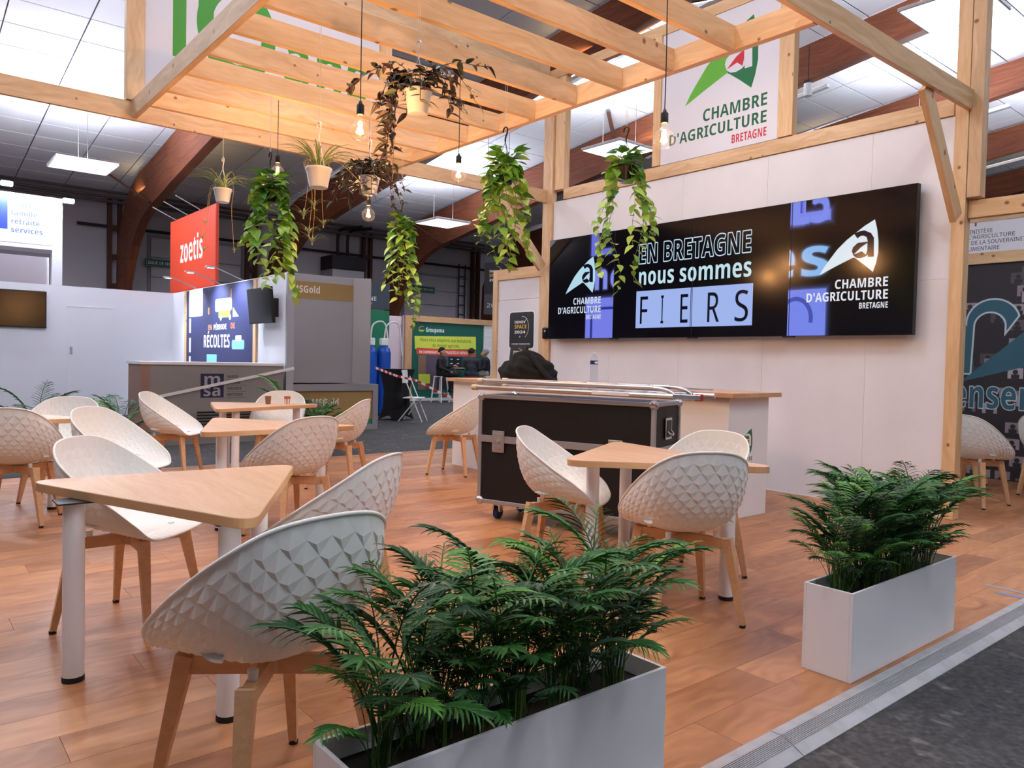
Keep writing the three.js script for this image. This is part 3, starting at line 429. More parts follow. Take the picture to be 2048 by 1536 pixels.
  const tF = canvasTex(256, 448, (g, W, H) => { g.fillStyle = '#17181c'; g.fillRect(0, 0, W, H); g.save(); g.translate(0, H * 0.02); innov(g, W, H * 0.62); g.restore(); g.fillStyle = '#d8d8d8'; for (const y of [0.8, 0.845, 0.89, 0.94]) g.fillRect(W * 0.06, H * y, W * 0.88, H * 0.02); }); const fp = print(fl, 'sign_print', 0.23, 0.41, tF, [0, 0.21, 0.0], 0, {}); fp.rotation.x = -0.16; fp.position.set(0, 0.211, 0.0075); part(fl, 'stand', bx(0.2, 0.012, 0.1, 0, 0.006, -0.04), M.black);
  const bn = thing('hanging_banner', 'narrow dark hanging banner with gold lettering behind the pine frame', 'banner', [-16.2, 2.75, -12.75], 0.9); part(bn, 'cloth', bx(0.62, 1.55, 0.01, 0, 0.55, 0), M.slate);
  print(bn, 'banner_print', 0.61, 1.54, canvasTex(256, 640, (g, W, H) => { g.fillStyle = '#3b3d42'; g.fillRect(0, 0, W, H); g.save(); g.translate(0, H * 0.1); innov(g, W, H * 0.55); g.restore(); fitText(g, '2024', W * 0.1, H * 0.88, W * 0.8, H * 0.07, { color: '#c9cace', weight: 'normal' }); }), [0, 0.55, 0.0065]);
  for (const s of [-0.28, 0.28]) part(bn, 'wire', rod([s, 1.3, 0], [s, ceilY(16.2) - 2.75, 0], 0.006), M.cord);
}

// ---------- tub chairs ----------
const RIM = [[0, 0, 0.88, -0.296], [30, 0.158, 0.862, -0.276], [60, 0.255, 0.79, -0.192], [90, 0.291, 0.68, -0.031], [115, 0.291, 0.59, 0.104], [130, 0.286, 0.54, 0.172], [140, 0.273, 0.508, 0.208], [150, 0.252, 0.474, 0.232], [162, 0.2, 0.448, 0.252], [180, 0, 0.442, 0.265]];
function rimAt(th) { // th in degrees, -180..180, 0 = back
  th = ((th + 540) % 360) - 180; const s = th < 0 ? -1 : 1, a = Math.abs(th); let k = 0; while (k < RIM.length - 2 && a > RIM[k + 1][0]) k++;
  const A = RIM[Math.max(0, k - 1)], B = RIM[k], C = RIM[k + 1], E = RIM[Math.min(RIM.length - 1, k + 2)], t = (a - B[0]) / (C[0] - B[0]);
  const cr = (c) => { const d = C[0] - B[0], m1 = k ? (C[c] - A[c]) / (C[0] - A[0]) * d : (c === 1 ? (C[c] - B[c]) : 0), m2 = k + 2 < RIM.length ? (E[c] - B[c]) / (E[0] - B[0]) * d : (c === 1 ? C[c] - B[c] : 0), t2 = t * t, t3 = t2 * t; return (2 * t3 - 3 * t2 + 1) * B[c] + (t3 - 2 * t2 + t) * m1 + (-2 * t3 + 3 * t2) * C[c] + (t3 - t2) * m2; };
  return [s * cr(1), cr(2), cr(3)];
}
function shellAt(th, t) { const r = rimAt(th), A = 1 - Math.pow(1 - t, 1.9), B = Math.pow(t, 2.2); return V3(r[0] * A, 0.445 + (r[1] - 0.445) * B, -0.02 + (r[2] + 0.02) * A); }
function shellGeo(side) {
  const NI = 52, NJ = 15, pts = [];
  const T = (j) => 0.10 + 0.90 * Math.pow(Math.max(0, j) / NJ, 0.92);
  for (let j = 0; j <= NJ; j++) { const row = []; for (let i = 0; i < NI; i++) {
    const odd = (i + j) % 2, inside = j > 0 && j < NJ; let ii = i, jj = j; if (odd && inside) { ii += 0.34; jj -= 0.30; }
    const th = ii * 360 / NI - 180, t = Math.min(1, T(jj)), p = shellAt(th, t), e = 0.6;
    const n = new THREE.Vector3().crossVectors(shellAt(th + e, t).sub(shellAt(th - e, t)), shellAt(th, Math.min(1, t + 0.01)).sub(shellAt(th, t - 0.01))).normalize();
    if (n.dot(V3(p.x, p.y - 0.85, p.z)) < 0) n.negate();
    const amp = (odd && inside ? 1 : 0) * clamp((t - 0.2) * 4);
    if (side > 0) p.addScaledVector(n, 0.0052 * amp); else p.addScaledVector(n, -0.006 + 0.0022 * amp);
    row.push(p);
  } pts.push(row); }
  const pos = [], tri = (a, b, c) => { const q = side > 0 ? [a, b, c] : [a, c, b]; for (const p of q) pos.push(p.x, p.y, p.z); };
  for (let j = 0; j < NJ; j++) for (let i = 0; i < NI; i++) { const a = pts[j][i], b = pts[j][(i + 1) % NI], c = pts[j + 1][(i + 1) % NI], d = pts[j + 1][i]; if ((i + j) % 2 === 0) { tri(a, b, c); tri(a, c, d); } else { tri(a, b, d); tri(b, c, d); } }
  const c0 = V3(0, 0.445 + (side > 0 ? 0 : 0.006), -0.02); for (let i = 0; i < NI; i++) tri(c0, pts[0][(i + 1) % NI], pts[0][i]);
  const g = new THREE.BufferGeometry(); g.setAttribute('position', new THREE.Float32BufferAttribute(pos, 3)); g.computeVertexNormals(); return clean(g);
}
const chair0 = thing('tub_chair', '', 'chair');
{
  part(chair0, 'shell', [shellGeo(1), shellGeo(-1)], M.plastic);
  const rimPts = []; for (let a = -180; a < 180; a += 6) { const r = rimAt(a); rimPts.push(V3(r[0], r[1], r[2])); } part(chair0, 'rim', tube(rimPts, 0.0062, 150, 6, true), M.plastic);
  const legs = [[1, 1], [-1, 1], [1, -1], [-1, -1]];
  for (const [sx, sz] of legs) {
    const a = V3(sx * 0.168, 0.432, sz * 0.168), b = V3(sx * 0.232, 0.012, sz * 0.232), d = b.clone().sub(a), g = new THREE.CylinderGeometry(0.0345, 0.0185, d.length(), 4, 1); g.rotateY(sx * sz > 0 ? 0 : PI / 2);
    const f = flat(g); f.applyQuaternion(new THREE.Quaternion().setFromUnitVectors(V3(0, -1, 0), d.clone().normalize())); f.translate((a.x + b.x) / 2, (a.y + b.y) / 2, (a.z + b.z) / 2);
    const L = part(chair0, 'leg', f, M.beech); part(L, 'foot_cap', cyl(0.0155, 0.0165, 0.014, b.x, 0, b.z, 10), M.rubber);
    part(chair0, 'rail', bar([sx * 0.012, 0.405, sz * 0.012], [sx * 0.162, 0.405, sz * 0.162], 0.032, 0.056), M.beech);
    part(chair0, 'spacer', cyl(0.013, 0.015, 0.032, sx * 0.128, 0.428, sz * 0.128, 12), M.white);
  }
  const pl = part(chair0, 'joint_block', bx(0.1, 0.05, 0.06, 0, 0.405, 0, 0.004), M.beech); for (const s of [-0.02, 0.02]) for (const f of [-1, 1]) part(pl, 'bolt', cyl(0.006, 0.006, 0.004, 0, 0, 0, 10).rotateX(PI / 2).translate(s, 0.407, f * 0.031 - 0.002), M.black);
  for (const s of [-1, 1]) { // added plate standing in for the lit seat seen through the side slot
    const sh = new THREE.Shape(); sh.moveTo(-0.065, 0); sh.quadraticCurveTo(-0.02, 0.034, 0.03, 0.026); sh.quadraticCurveTo(0.055, 0.018, 0.068, 0); sh.quadraticCurveTo(0.02, -0.022, -0.065, 0);
    const g = new THREE.ExtrudeGeometry(sh, { depth: 0.004, bevelEnabled: false }); const q = part(chair0, 'lit_slot_plate', g, M.plastic); const p = shellAt(s * 80, 0.50); q.position.copy(p); q.position.x += s * 0.012; q.rotation.set(0.0, s * PI / 2, 0); q.rotateX(-0.95);
  }
}
const CH = [
  [-2.13, -0.87, 279, 'white quilted tub chair beside the drip-stained planter, pushed to the pointed table end'],
  [-2.46, -3.20, 241, 'white quilted tub chair, back to the aisle, beside the flight case table'],
  [-3.45, -3.30, 123, 'white quilted tub chair between the black flight case and the nearest table corner'],
  [-2.87, -3.83, 3, 'white quilted tub chair tucked under the table on the side of the pale counter'],
  [-7.09, -5.03, 303, 'lone white quilted tub chair standing free beside the flight case'],
  [-3.99, -0.93, 134, 'white quilted tub chair with open front at the far side of the foremost table'],
  [-5.22, -2.27, 282, 'white quilted tub chair with its back to the aisle at the middle table'],
  [-3.11, -1.53, 306, 'white quilted tub chair tucked under the foremost table, open to its long edge'],
  [-6.97, -3.52, 313, 'white quilted tub chair at the table with paper cups, nearest the steel machine'],
  [-8.54, -2.38, 142, 'white quilted tub chair at the table with paper cups, in front of the grey counter'],
  [-6.2, -1.37, 128, 'white quilted tub chair with open front on the near side of the middle table'],
  [-6.76, -0.78, 246, 'white quilted tub chair, back to the aisle, nearest the white booth wall'],
  [-7.66, -1.2, 62, 'white quilted tub chair facing the aisle at the table by the white booth wall'],
  [-8.42, -3.5, 57, 'white quilted tub chair behind the two paper cups, facing the aisle'],
  [-2.85, -8.22, 172, 'white quilted tub chair just past the tall post, in front of the photo collage'],
  [-3.42, -9.45, 98, 'white quilted tub chair half hidden behind the tall post, close to the photo collage'],
  [-2.55, -9.5, 185, 'white quilted tub chair turned to the photo collage with its back to the edge ramp'],
  [-1.95, -8.9, 205, 'white quilted tub chair nearest the edge ramp in front of the photo collage'],
];
CH.forEach(([x, z, d, label], i) => { if (!i) { chair0.position.set(x, 0, z); chair0.rotation.y = d * D2R; chair0.userData.label = label; chair0.userData.group = 'white tub chairs'; } else copy(chair0, label, [x, 0, z], d * D2R, 'white tub chairs'); });

// ---------- triangular tables ----------
function roundedPoly(pts, r) { // plan points -> shape with rounded corners
  const s = new THREE.Shape(), n = pts.length; const P = pts.map((p) => new THREE.Vector2(p[0], p[1]));
  for (let i = 0; i < n; i++) { const a = P[(i + n - 1) % n], b = P[i], c = P[(i + 1) % n], u = a.clone().sub(b).normalize(), v = c.clone().sub(b).normalize(), p = b.clone().addScaledVector(u, r), q = b.clone().addScaledVector(v, r); if (i) s.lineTo(p.x, p.y); else s.moveTo(p.x, p.y); s.quadraticCurveTo(b.x, b.y, q.x, q.y); }
  s.closePath(); return s;
}
function table(pts, legs, label, grp = 'triangular wood-topped tables') {
  const cx = pts.reduce((a, p) => a + p[0], 0) / pts.length, cz = pts.reduce((a, p) => a + p[1], 0) / pts.length;
  const o = thing('triangle_table', label, 'table', [cx, 0, cz], 0, grp), loc = pts.map((p) => [p[0] - cx, -(p[1] - cz)]);
  const g = new THREE.ExtrudeGeometry(roundedPoly(loc, 0.13), { depth: 0.032, bevelEnabled: true, bevelSize: 0.0025, bevelThickness: 0.0025, bevelSegments: 1, curveSegments: 8 }); g.rotateX(-PI / 2); g.translate(0, 0.7155, 0);
  const m = new THREE.Mesh(g, [M.tabletop, M.tableedge]); m.name = 'tabletop'; o.add(m);
  for (const [x, z] of legs) { const X = x - cx, Z = z - cz, L = part(o, 'leg', cyl(0.039, 0.039, 0.688, X, 0.02, Z, 28), M.whiteMetal); part(L, 'foot', cyl(0.041, 0.0405, 0.021, X, 0, Z, 28), M.rubber); part(L, 'mounting_plate', bx(0.13, 0.006, 0.13, X, 0.711, Z), M.black); }
  return o;
}
const TB = [
  [[[-3.75, -0.46], [-2.47, -0.95], [-3.68, -1.62]], [[-3.38, -0.58], [-2.70, -0.95], [-3.48, -1.36]], 'triangular wood-topped table with three white legs, between the foremost chairs'],
  [[[-3.1, -2.94], [-2.26, -3.78], [-3.66, -3.98]], [[-3.15, -3.24], [-2.47, -3.62], [-3.42, -3.83]], 'triangular wood-topped table next to the black flight case'],
  [[[-5.46, -1.70], [-5.5, -2.98], [-6.74, -2.22]], [[-5.68, -1.93], [-5.68, -2.72], [-6.45, -2.22]], 'triangular wood-topped table in the middle, without anything on it'],
  [[[-7.7, -2.56], [-8.15, -3.9], [-8.92, -2.9]], [[-7.88, -2.82], [-8.2, -3.62], [-8.65, -2.95]], 'triangular wood-topped table with two paper cups on it'],
  [[[-7.02, -1.34], [-7.0, -0.1], [-8.1, -0.75]], [[-7.18, -1.08], [-7.18, -0.36], [-7.82, -0.74]], 'triangular wood-topped table nearest the white booth wall with the black television'],
];
TB.forEach((t) => table(...t));
{ // paper cups
  const cup = (x, z, tex, label) => { const o = thing('paper_cup', label, 'cup', [x, 0.7505, z], 0, 'paper cups'); part(o, 'wall', lathe([[0.024, 0], [0.026, 0.0], [0.035, 0.088], [0.0375, 0.09], [0.0345, 0.09], [0.0255, 0.006], [0.001, 0.006]], 24), tex); part(o, 'drink', new THREE.CylinderGeometry(0.031, 0.0305, 0.002, 20).translate(0, 0.06, 0), M.soil); };
  cup(-8.30, -3.33, plain(0x8a5f46, 0.7), 'plain brown paper cup on the triangular table'); cup(-8.22, -3.52, std({ map: canvasTex(256, 128, (g, w, h) => { g.fillStyle = '#b06a4c'; g.fillRect(0, 0, w, h); g.fillStyle = '#efe2d2'; for (let i = 0; i < 6; i++) { g.beginPath(); g.arc(20 + i * 43, 58, 15, 0, 7); g.fill(); g.fillRect(8 + i * 43, 92, 26, 20); } }), roughness: 0.7 }), 'brown paper cup with white print on the triangular table');
}

// ---------- counter ----------
{
  const o = thing('reception_counter', 'pale counter with a wooden top under the video wall', 'counter', [0, 0, 0]);
  part(o, 'body', span(-7.7, -3.73, 0, 1.03, -6.02, -5.43, 0.003), M.white); part(o, 'countertop', span(-7.78, -3.655, 1.031, 1.07, -6.1, -5.37, 0.003), M.countertop);
  for (const x of [-5.05, -6.38]) part(o, 'panel_seam', span(x - 0.002, x + 0.002, 0.01, 1.02, -5.4305, -5.4285), M.ceilGap);
  const t = canvasTex(320, 420, (g, W, H) => { g.fillStyle = '#efefee'; g.fillRect(0, 0, W, H); emblem(g, 18, 235, 480, '#5fae2e', '#0b6a38', '#efefee', '#c4202a', 460); fitText(g, 'CHAMBRE', 70, 305, 230, 38, { color: '#0f5a34' }); fitText(g, "D'AGRICULTURE", 10, 355, 290, 34, { color: '#0f5a34' }); fitText(g, 'BRETAGNE', 160, 400, 140, 26, { color: '#c4202a' }); });
  print(o, 'emblem_print', 0.30, 0.394, t, [-3.7285, 0.575, -5.66], PI / 2, { roughness: 0.42 }, 'green emblem and words on the end panel');
  const mag = (x, z, a, c, label) => { const q = thing('brochure', label, 'brochure', [x, 1.0702, z], a, 'papers on the counter'); part(q, 'pages', bx(0.21, 0.006, 0.297, 0, 0.003, 0), M.white); part(q, 'cover', bx(0.212, 0.0012, 0.299, 0, 0.0068, 0), plain(c, 0.35)); };
  mag(-4.25, -5.72, 0.5, 0x6c6a70, 'grey brochure at the end of the wooden counter top'); mag(-4.58, -5.85, 1.3, 0x8a6a52, 'brown brochure on the wooden counter top'); mag(-4.85, -5.7, 2.0, 0xb9b4ad, 'pale brochure on the wooden counter top');
  const b = thing('water_bottle', 'clear plastic water bottle with blue label on the counter', 'bottle', [-5.78, 1.07, -5.92]);
  const prof = [[0.001, 0], [0.038, 0.001], [0.043, 0.01]]; for (let y = 0.03; y < 0.2; y += 0.02) prof.push([0.0425, y], [0.0395, y + 0.01]); prof.push([0.043, 0.205], [0.0425, 0.25], [0.038, 0.265], [0.025, 0.30], [0.0135, 0.315], [0.0135, 0.325]);
  part(b, 'body', lathe(prof, 28), phy({ color: 0xf4f8fb, roughness: 0.05, transmission: 1, thickness: 0 })); part(b, 'label', new THREE.CylinderGeometry(0.0436, 0.0436, 0.042, 28, 1, true).translate(0, 0.228, 0), std({ map: canvasTex(256, 64, (g, w, h) => { g.fillStyle = '#1d2a66'; g.fillRect(0, 0, w, h); g.fillStyle = '#f0f2f8'; g.beginPath(); g.ellipse(64, 32, 32, 20, 0, 0, 7); g.ellipse(192, 32, 32, 20, 0, 0, 7); g.fill(); }), roughness: 0.4, side: THREE.DoubleSide })); part(b, 'cap', cyl(0.0155, 0.015, 0.018, 0, 0.324, 0, 18), plain(0xdde4f0, 0.4));
  // slumped black cloth bag
  const g = new THREE.SphereGeometry(1, 40, 26), p = g.attributes.position; for (let i = 0; i < p.count; i++) { const x = p.getX(i), y = p.getY(i), z = p.getZ(i); const f = 1 + 0.07 * Math.sin(x * 5 + y * 3) + 0.05 * Math.sin(z * 7 + x * 9) + 0.035 * Math.sin(y * 13 + x * 4); const yy = Math.max(-0.02, y * 0.5 + 0.28); p.setXYZ(i, x * 0.36 * f * (1.25 - yy * 0.6), yy * 0.42 * f, z * 0.2 * f); } g.computeVertexNormals(); const bg = thing('cloth_bag', 'slumped black cloth bag on the counter behind the ladder', 'bag', [-6.62, 1.078, -5.72], 0.1); part(bg, 'cloth', g, M.blackCloth); part(bg, 'fold', tube([[0.1, 0.3, 0.1], [0.28, 0.16, 0.13], [0.42, 0.04, 0.12], [0.5, 0.0, 0.1]], 0.03, 16, 8), M.blackCloth);
}
// ---------- flight case and ladder ----------
{
  const A = 18.8 * D2R, o = thing('flight_case', 'large black flight case with aluminium edges on casters', 'case', [-4.97, 0, -3.76], A), L = 1.52, D = 0.55, y0 = 0.135, y1 = 1.02;
  // local: x along the length, -z into the depth
  part(o, 'panel', span(0.012, L - 0.012, y0 + 0.01, y1 - 0.01, -D + 0.012, -0.012), M.caseBlack);
  const e = 0.032, edge = []; for (const y of [y0, y1 - e]) { for (const z of [-e * 0.5, -D + e * 0.5]) edge.push(span(0, L, y, y + e, z - e / 2, z + e / 2, 0.004)); for (const x of [e / 2, L - e / 2]) edge.push(span(x - e / 2, x + e / 2, y, y + e, -D, 0, 0.004)); } for (const x of [e / 2, L - e / 2]) for (const z of [-e / 2, -D + e / 2]) edge.push(span(x - e / 2, x + e / 2, y0, y1, z - e / 2, z + e / 2, 0.004)); part(o, 'edge_profile', edge, M.aluDull);
  part(o, 'lid_seam_band', [span(0, L, 0.635, 0.69, -0.012, 0.003, 0.002), span(L - 0.012, L + 0.003, 0.635, 0.69, -D, 0, 0.002), span(-0.003, 0.012, 0.635, 0.69, -D, 0, 0.002)], M.aluDull);
  for (const x of [0.02, L - 0.02]) for (const y of [y0 + 0.02, y1 - 0.02]) for (const z of [-0.02, -D + 0.02]) { const c = part(o, 'ball_corner', new THREE.SphereGeometry(0.037, 14, 10), M.alu); c.position.set(x, y, z); }
  for (const x of [0.20, L - 0.3]) { const l = part(o, 'butterfly_latch', bx(0.115, 0.175, 0.008, x, 0.645, 0.006, 0.012), M.alu); part(l, 'dish', bx(0.085, 0.14, 0.004, x, 0.645, 0.0105, 0.01), M.aluDull); part(l, 'wing', [bx(0.05, 0.018, 0.014, x, 0.65, 0.016, 0.004), cyl(0.014, 0.014, 0.012, 0, 0, 0, 14).rotateX(PI / 2).translate(x, 0.65, 0.012), bx(0.04, 0.02, 0.004, x, 0.595, 0.013, 0.002)], M.chrome); for (const sx of [-0.048, 0.048]) for (const sy of [-0.077, 0.077]) part(l, 'rivet', cyl(0.005, 0.005, 0.003, 0, 0, 0, 8).rotateX(PI / 2).translate(x + sx, 0.645 + sy, 0.0095), M.chrome); }
  const hd = part(o, 'recessed_handle', bx(0.006, 0.16, 0.13, L + 0.002, 0.82, -D / 2, 0.002), M.alu); part(hd, 'dish', bx(0.004, 0.125, 0.095, L + 0.006, 0.82, -D / 2), M.black); part(hd, 'grip', tube([[L + 0.01, 0.8, -D / 2 - 0.04], [L + 0.03, 0.78, -D / 2 - 0.03], [L + 0.03, 0.78, -D / 2 + 0.03], [L + 0.01, 0.8, -D / 2 + 0.04]], 0.007, 16, 6), M.chrome);
  for (const x of [0.14, L - 0.14]) for (const z of [-0.09, -D + 0.09]) { const c = part(o, 'caster', [bx(0.09, 0.006, 0.09, x, y0 - 0.004, z), bx(0.012, 0.07, 0.05, x - 0.028, y0 - 0.04, z - 0.012), bx(0.012, 0.07, 0.05, x + 0.028, y0 - 0.04, z - 0.012)], M.chrome); part(c, 'wheel', cyl(0.05, 0.05, 0.036, 0, -0.018, 0, 24).rotateZ(PI / 2).translate(x, 0.05, z - 0.02), plain(0x1d2f6e, 0.4)); part(c, 'tread', new THREE.TorusGeometry(0.041, 0.0095, 8, 24).rotateY(PI / 2).translate(x, 0.05, z - 0.02), M.rubber); }
  // ladder lying on the case
  const q = thing('aluminium_ladder', 'folded aluminium ladder lying on top of the flight case', 'ladder', [-4.97, 1.03, -3.76], A - 0.03);
  const rail = (y, z, x0, x1, r = 0.019) => { const g = part(q, 'rail', [rod([x0, y, z], [x1, y, z], r, r, 14)], M.alu); part(g, 'rubber_foot', [rod([x0 - 0.03, y, z], [x0 + 0.02, y, z], r * 1.25, r * 1.25, 14)], plain(0xc9bfa6, 0.8)); return g; };
  rail(0.045, 0.02, -0.02, 1.83); rail(0.045, -0.4, 0.0, 1.83); rail(0.098, -0.03, 0.0, 1.5, 0.017); rail(0.098, -0.36, 0.02, 1.5, 0.017);
  for (let k = 0; k < 6; k++) part(q, 'rung', [rod([0.18 + k * 0.28, 0.045, 0.02], [0.18 + k * 0.28, 0.045, -0.4], 0.014)], M.aluDull); for (let k = 0; k < 5; k++) part(q, 'rung', [rod([0.26 + k * 0.27, 0.098, -0.03], [0.26 + k * 0.27, 0.098, -0.36], 0.013)], M.aluDull);
  for (const z of [-0.03, -0.36]) part(q, 'curved_end', tube([[1.45, 0.098, z], [1.56, 0.092, z], [1.64, 0.07, z], [1.67, 0.045, z]], 0.015, 20, 10), M.alu);
  part(q, 'hinge_plate', bx(0.2, 0.034, 0.008, 1.78, 0.045, 0.042, 0.003), M.chrome); part(q, 'red_cap', bx(0.05, 0.046, 0.05, 1.86, 0.045, 0.02, 0.006), M.red, 'red end cap'); part(q, 'type_label', bx(0.3, 0.022, 0.002, 1.2, 0.045, 0.0395), std({ map: canvasTex(256, 32, (g, w, h) => { g.fillStyle = '#e2e4e8'; g.fillRect(0, 0, w, h); g.fillStyle = '#3a3c42'; for (let i = 0; i < 16; i++) g.fillRect(14 + i * 14, 9, 9 * hash2(i, 2) + 2, 14); }), roughness: 0.5 }));
}

// ---------- plants ----------
class Tri { constructor() { this.p = []; this.u = []; } t(a, b, c, ua = [0.5, 0], ub = [0.5, 0], uc = [0.5, 0]) { this.p.push(a.x, a.y, a.z, b.x, b.y, b.z, c.x, c.y, c.z); this.u.push(...ua, ...ub, ...uc); } q(a, b, c, d, ua, ub, uc, ud) { this.t(a, b, c, ua, ub, uc); this.t(a, c, d, ua, uc, ud); }
  geo() { const g = new THREE.BufferGeometry(); g.setAttribute('position', new THREE.Float32BufferAttribute(this.p, 3)); g.setAttribute('uv', new THREE.Float32BufferAttribute(this.u, 2)); g.computeVertexNormals(); return g; } }
function blade(T, P, dir, side, L, W, droop, prof = [0.3, 1, 0.75, 0], st = [0, 0.32, 0.7, 1], fold = 0.22) { // lance leaf with a folded midrib
  const up = new THREE.Vector3().crossVectors(side, dir).normalize(); if (up.y < 0) up.negate(); let prev = null;
  st.forEach((s, k) => { const c = P.clone().addScaledVector(dir, L * s); c.y -= droop * L * s * s; const w = W * prof[k], l = c.clone().addScaledVector(side, -w / 2).addScaledVector(up, w * fold), r = c.clone().addScaledVector(side, w / 2).addScaledVector(up, w * fold); if (prev) { const [pc, pl, prr] = prev; T.q(pl, pc, c, l, [0, s], [0.5, s], [0.5, s], [0, s]); T.q(pc, prr, r, c, [0.5, s], [1, s], [1, s], [0.5, s]); } prev = [c, l, r]; });
}
function frondGeo(pet, rach, pairs, leafL, leafW, bend, lean) { // grows from the origin up, arching to +z
  const T = new Tri(), pts = [], n = 14, total = pet + rach; let p = V3(0, 0, 0), a = lean; const ds = total / n; pts.push(p.clone()); for (let i = 0; i < n; i++) { const s = (i + 0.5) / n; a = lean + bend * s * s; p = p.clone().add(V3(0, Math.cos(a) * ds, Math.sin(a) * ds)); pts.push(p); }
  const cv = new THREE.CatmullRomCurve3(pts);
  for (let k = 0; k <= pairs; k++) { const f = (pet + rach * (k / pairs)) / total, P = cv.getPoint(f), t = cv.getTangent(f), e = Math.sin(PI * clamp(0.22 + 0.72 * k / pairs)), L = leafL * (0.45 + 0.65 * e);
    for (const s of k === pairs ? [0] : [-1, 1]) { const fw = 0.75 + 0.7 * (k / pairs), d = t.clone().multiplyScalar(s ? fw : 1).add(V3(s, 0, 0)).add(V3(0, rr(-0.12, 0.12), rr(-0.1, 0.1))).normalize(); const sd = new THREE.Vector3().crossVectors(d, V3(0, 1, 0).add(t).normalize()).normalize(); blade(T, P, d, sd, L * rr(0.85, 1.1), leafW * rr(0.85, 1.15), rr(0.16, 0.38)); } }
  const st = new THREE.TubeGeometry(cv, 12, 0.0026, 4); return mergeGeometries([clean(T.geo()), clean(st)]);
}
const FR = []; for (let k = 0; k < 8; k++) FR.push(frondGeo(rr(0.16, 0.3), rr(0.2, 0.3), 11 + (k % 3), rr(0.088, 0.112), rr(0.0105, 0.014), rr(0.8, 1.4), rr(0.04, 0.2)));
function palm(name, label, grp, x, y, z, n, sc, spread = 1, mats = M.palm) {
  const o = thing(name, label, 'plant', [x, y, z], rr(0, 6.28), grp);
  const stems = []; for (let k = 0; k < 5; k++) { const a = rr(0, 6.28), r = rr(0.005, 0.03); stems.push(rod([Math.cos(a) * r, -0.03, Math.sin(a) * r], [Math.cos(a) * (r + 0.015), rr(0.12, 0.26) * sc, Math.sin(a) * (r + 0.015)], 0.0042, 0.003, 5)); } part(o, 'stem', stems, M.palmStem);
  for (let k = 0; k < n; k++) { const low = k < n * 0.5, m = part(o, 'frond', FR[Math.floor(rnd() * FR.length)], mats[rnd() < 0.1 ? 3 : Math.floor(rnd() * 3)]); const s = sc * (low ? rr(0.5, 0.8) : rr(0.85, 1.12)); m.scale.setScalar(s); m.rotation.order = 'YXZ'; m.rotation.y = k * 2.4 + rr(-0.5, 0.5); m.rotation.x = rr(-0.06, low ? 0.4 : 0.14) * spread; const a = rr(0, 6.28), r = rr(0, 0.035); m.position.set(Math.cos(a) * r, low ? 0 : rr(0.0, 0.14) * sc, Math.sin(a) * r); }
  return o;
}
function planter(x0, x1, z0, z1, h, label, plantLabel, grp, count, sc) {
  const o = thing('planter_box', label, 'planter', [(x0 + x1) / 2, 0, (z0 + z1) / 2], 0, 'white planter boxes'), w = (x1 - x0) / 2, d = (z1 - z0) / 2, t = 0.012;
  part(o, 'side', span(-w, -w + t, 0, h, -d, d, 0.0015), M.planter); part(o, 'side', span(w - t, w, 0, h, -d, d, 0.0015), M.planter); part(o, 'end', span(-w + t, w - t, 0, h, -d, -d + t, 0.0015), M.planter); part(o, 'end', span(-w + t, w - t, 0, h, d - t, d, 0.0015), M.planter); part(o, 'soil', span(-w + t, w - t, 0.02, h - 0.06, -d + t, d - t), M.soil);
  for (let k = 0; k < count; k++) { const z = lerp(z0 + 0.09, z1 - 0.09, (k + 0.5) / count) + rr(-0.02, 0.02), x = (x0 + x1) / 2 + rr(-0.045, 0.045); palm('parlour_palm', plantLabel, grp, x, h - 0.06, z, 24, sc * 0.86 * rr(0.92, 1.1), 1); }
}
planter(-1.690, -1.465, -1.85, -0.80, 0.373, 'long white planter box full of palms, with drip stains down its side', 'slender green palm growing in the drip-stained white planter', 'palms in the drip-stained planter', 10, 1.0);
planter(-1.704, -1.487, -4.13, -3.07, 0.373, 'long white planter box full of palms standing against the edge ramp past the chairs', 'slender green palm growing in the planter facing the video wall', 'palms in the planter facing the video wall', 10, 1.02);
{ // palms at the far edge of the stand, in low tubs
  const tub = (x, z, label, n, sc, sp) => { const o = thing('plant_tub', 'white tub of the ' + label, 'pot', [x, HALL_Y, z]); part(o, 'wall', lathe([[0.001, 0], [0.11, 0], [0.15, 0.27], [0.155, 0.28], [0.14, 0.28], [0.13, 0.22]], 24), M.white); part(o, 'soil', cyl(0.13, 0.13, 0.02, 0, 0.2, 0, 20), M.soil); return palm('potted_palm', label, undefined, x, HALL_Y + 0.22, z, n, sc, sp); };
  tub(-9.5, -1.28, 'spreading palm in front of the black television', 20, 1.25, 1.9); tub(-9.45, -0.86, 'low palm at the edge of the white booth', 16, 1.05, 2.0); tub(-9.6, -2.12, 'spreading palm beside the grey counter end', 22, 1.2, 1.9); tub(-10.3, -4.35, 'upright palm at the right end of the grey counter', 10, 1.35, 1.2);
  const f = thing('fern_bush', 'round bright-green fern in front of the steel machine', 'plant', [-9.75, HALL_Y, -4.62]); part(f, 'pot', lathe([[0.001, 0], [0.13, 0], [0.17, 0.3], [0.15, 0.3]], 20), M.black); for (let k = 0; k < 70; k++) { const m = part(f, 'frond', FR[k % 8], M.palm[k % 4]); m.scale.setScalar(rr(0.7, 1.05)); m.rotation.order = 'YXZ'; m.rotation.y = k * 2.4; m.rotation.x = rr(-0.1, 1.1); m.position.set(rr(-0.07, 0.07), rr(0.25, 0.42), rr(-0.07, 0.07)); }
}
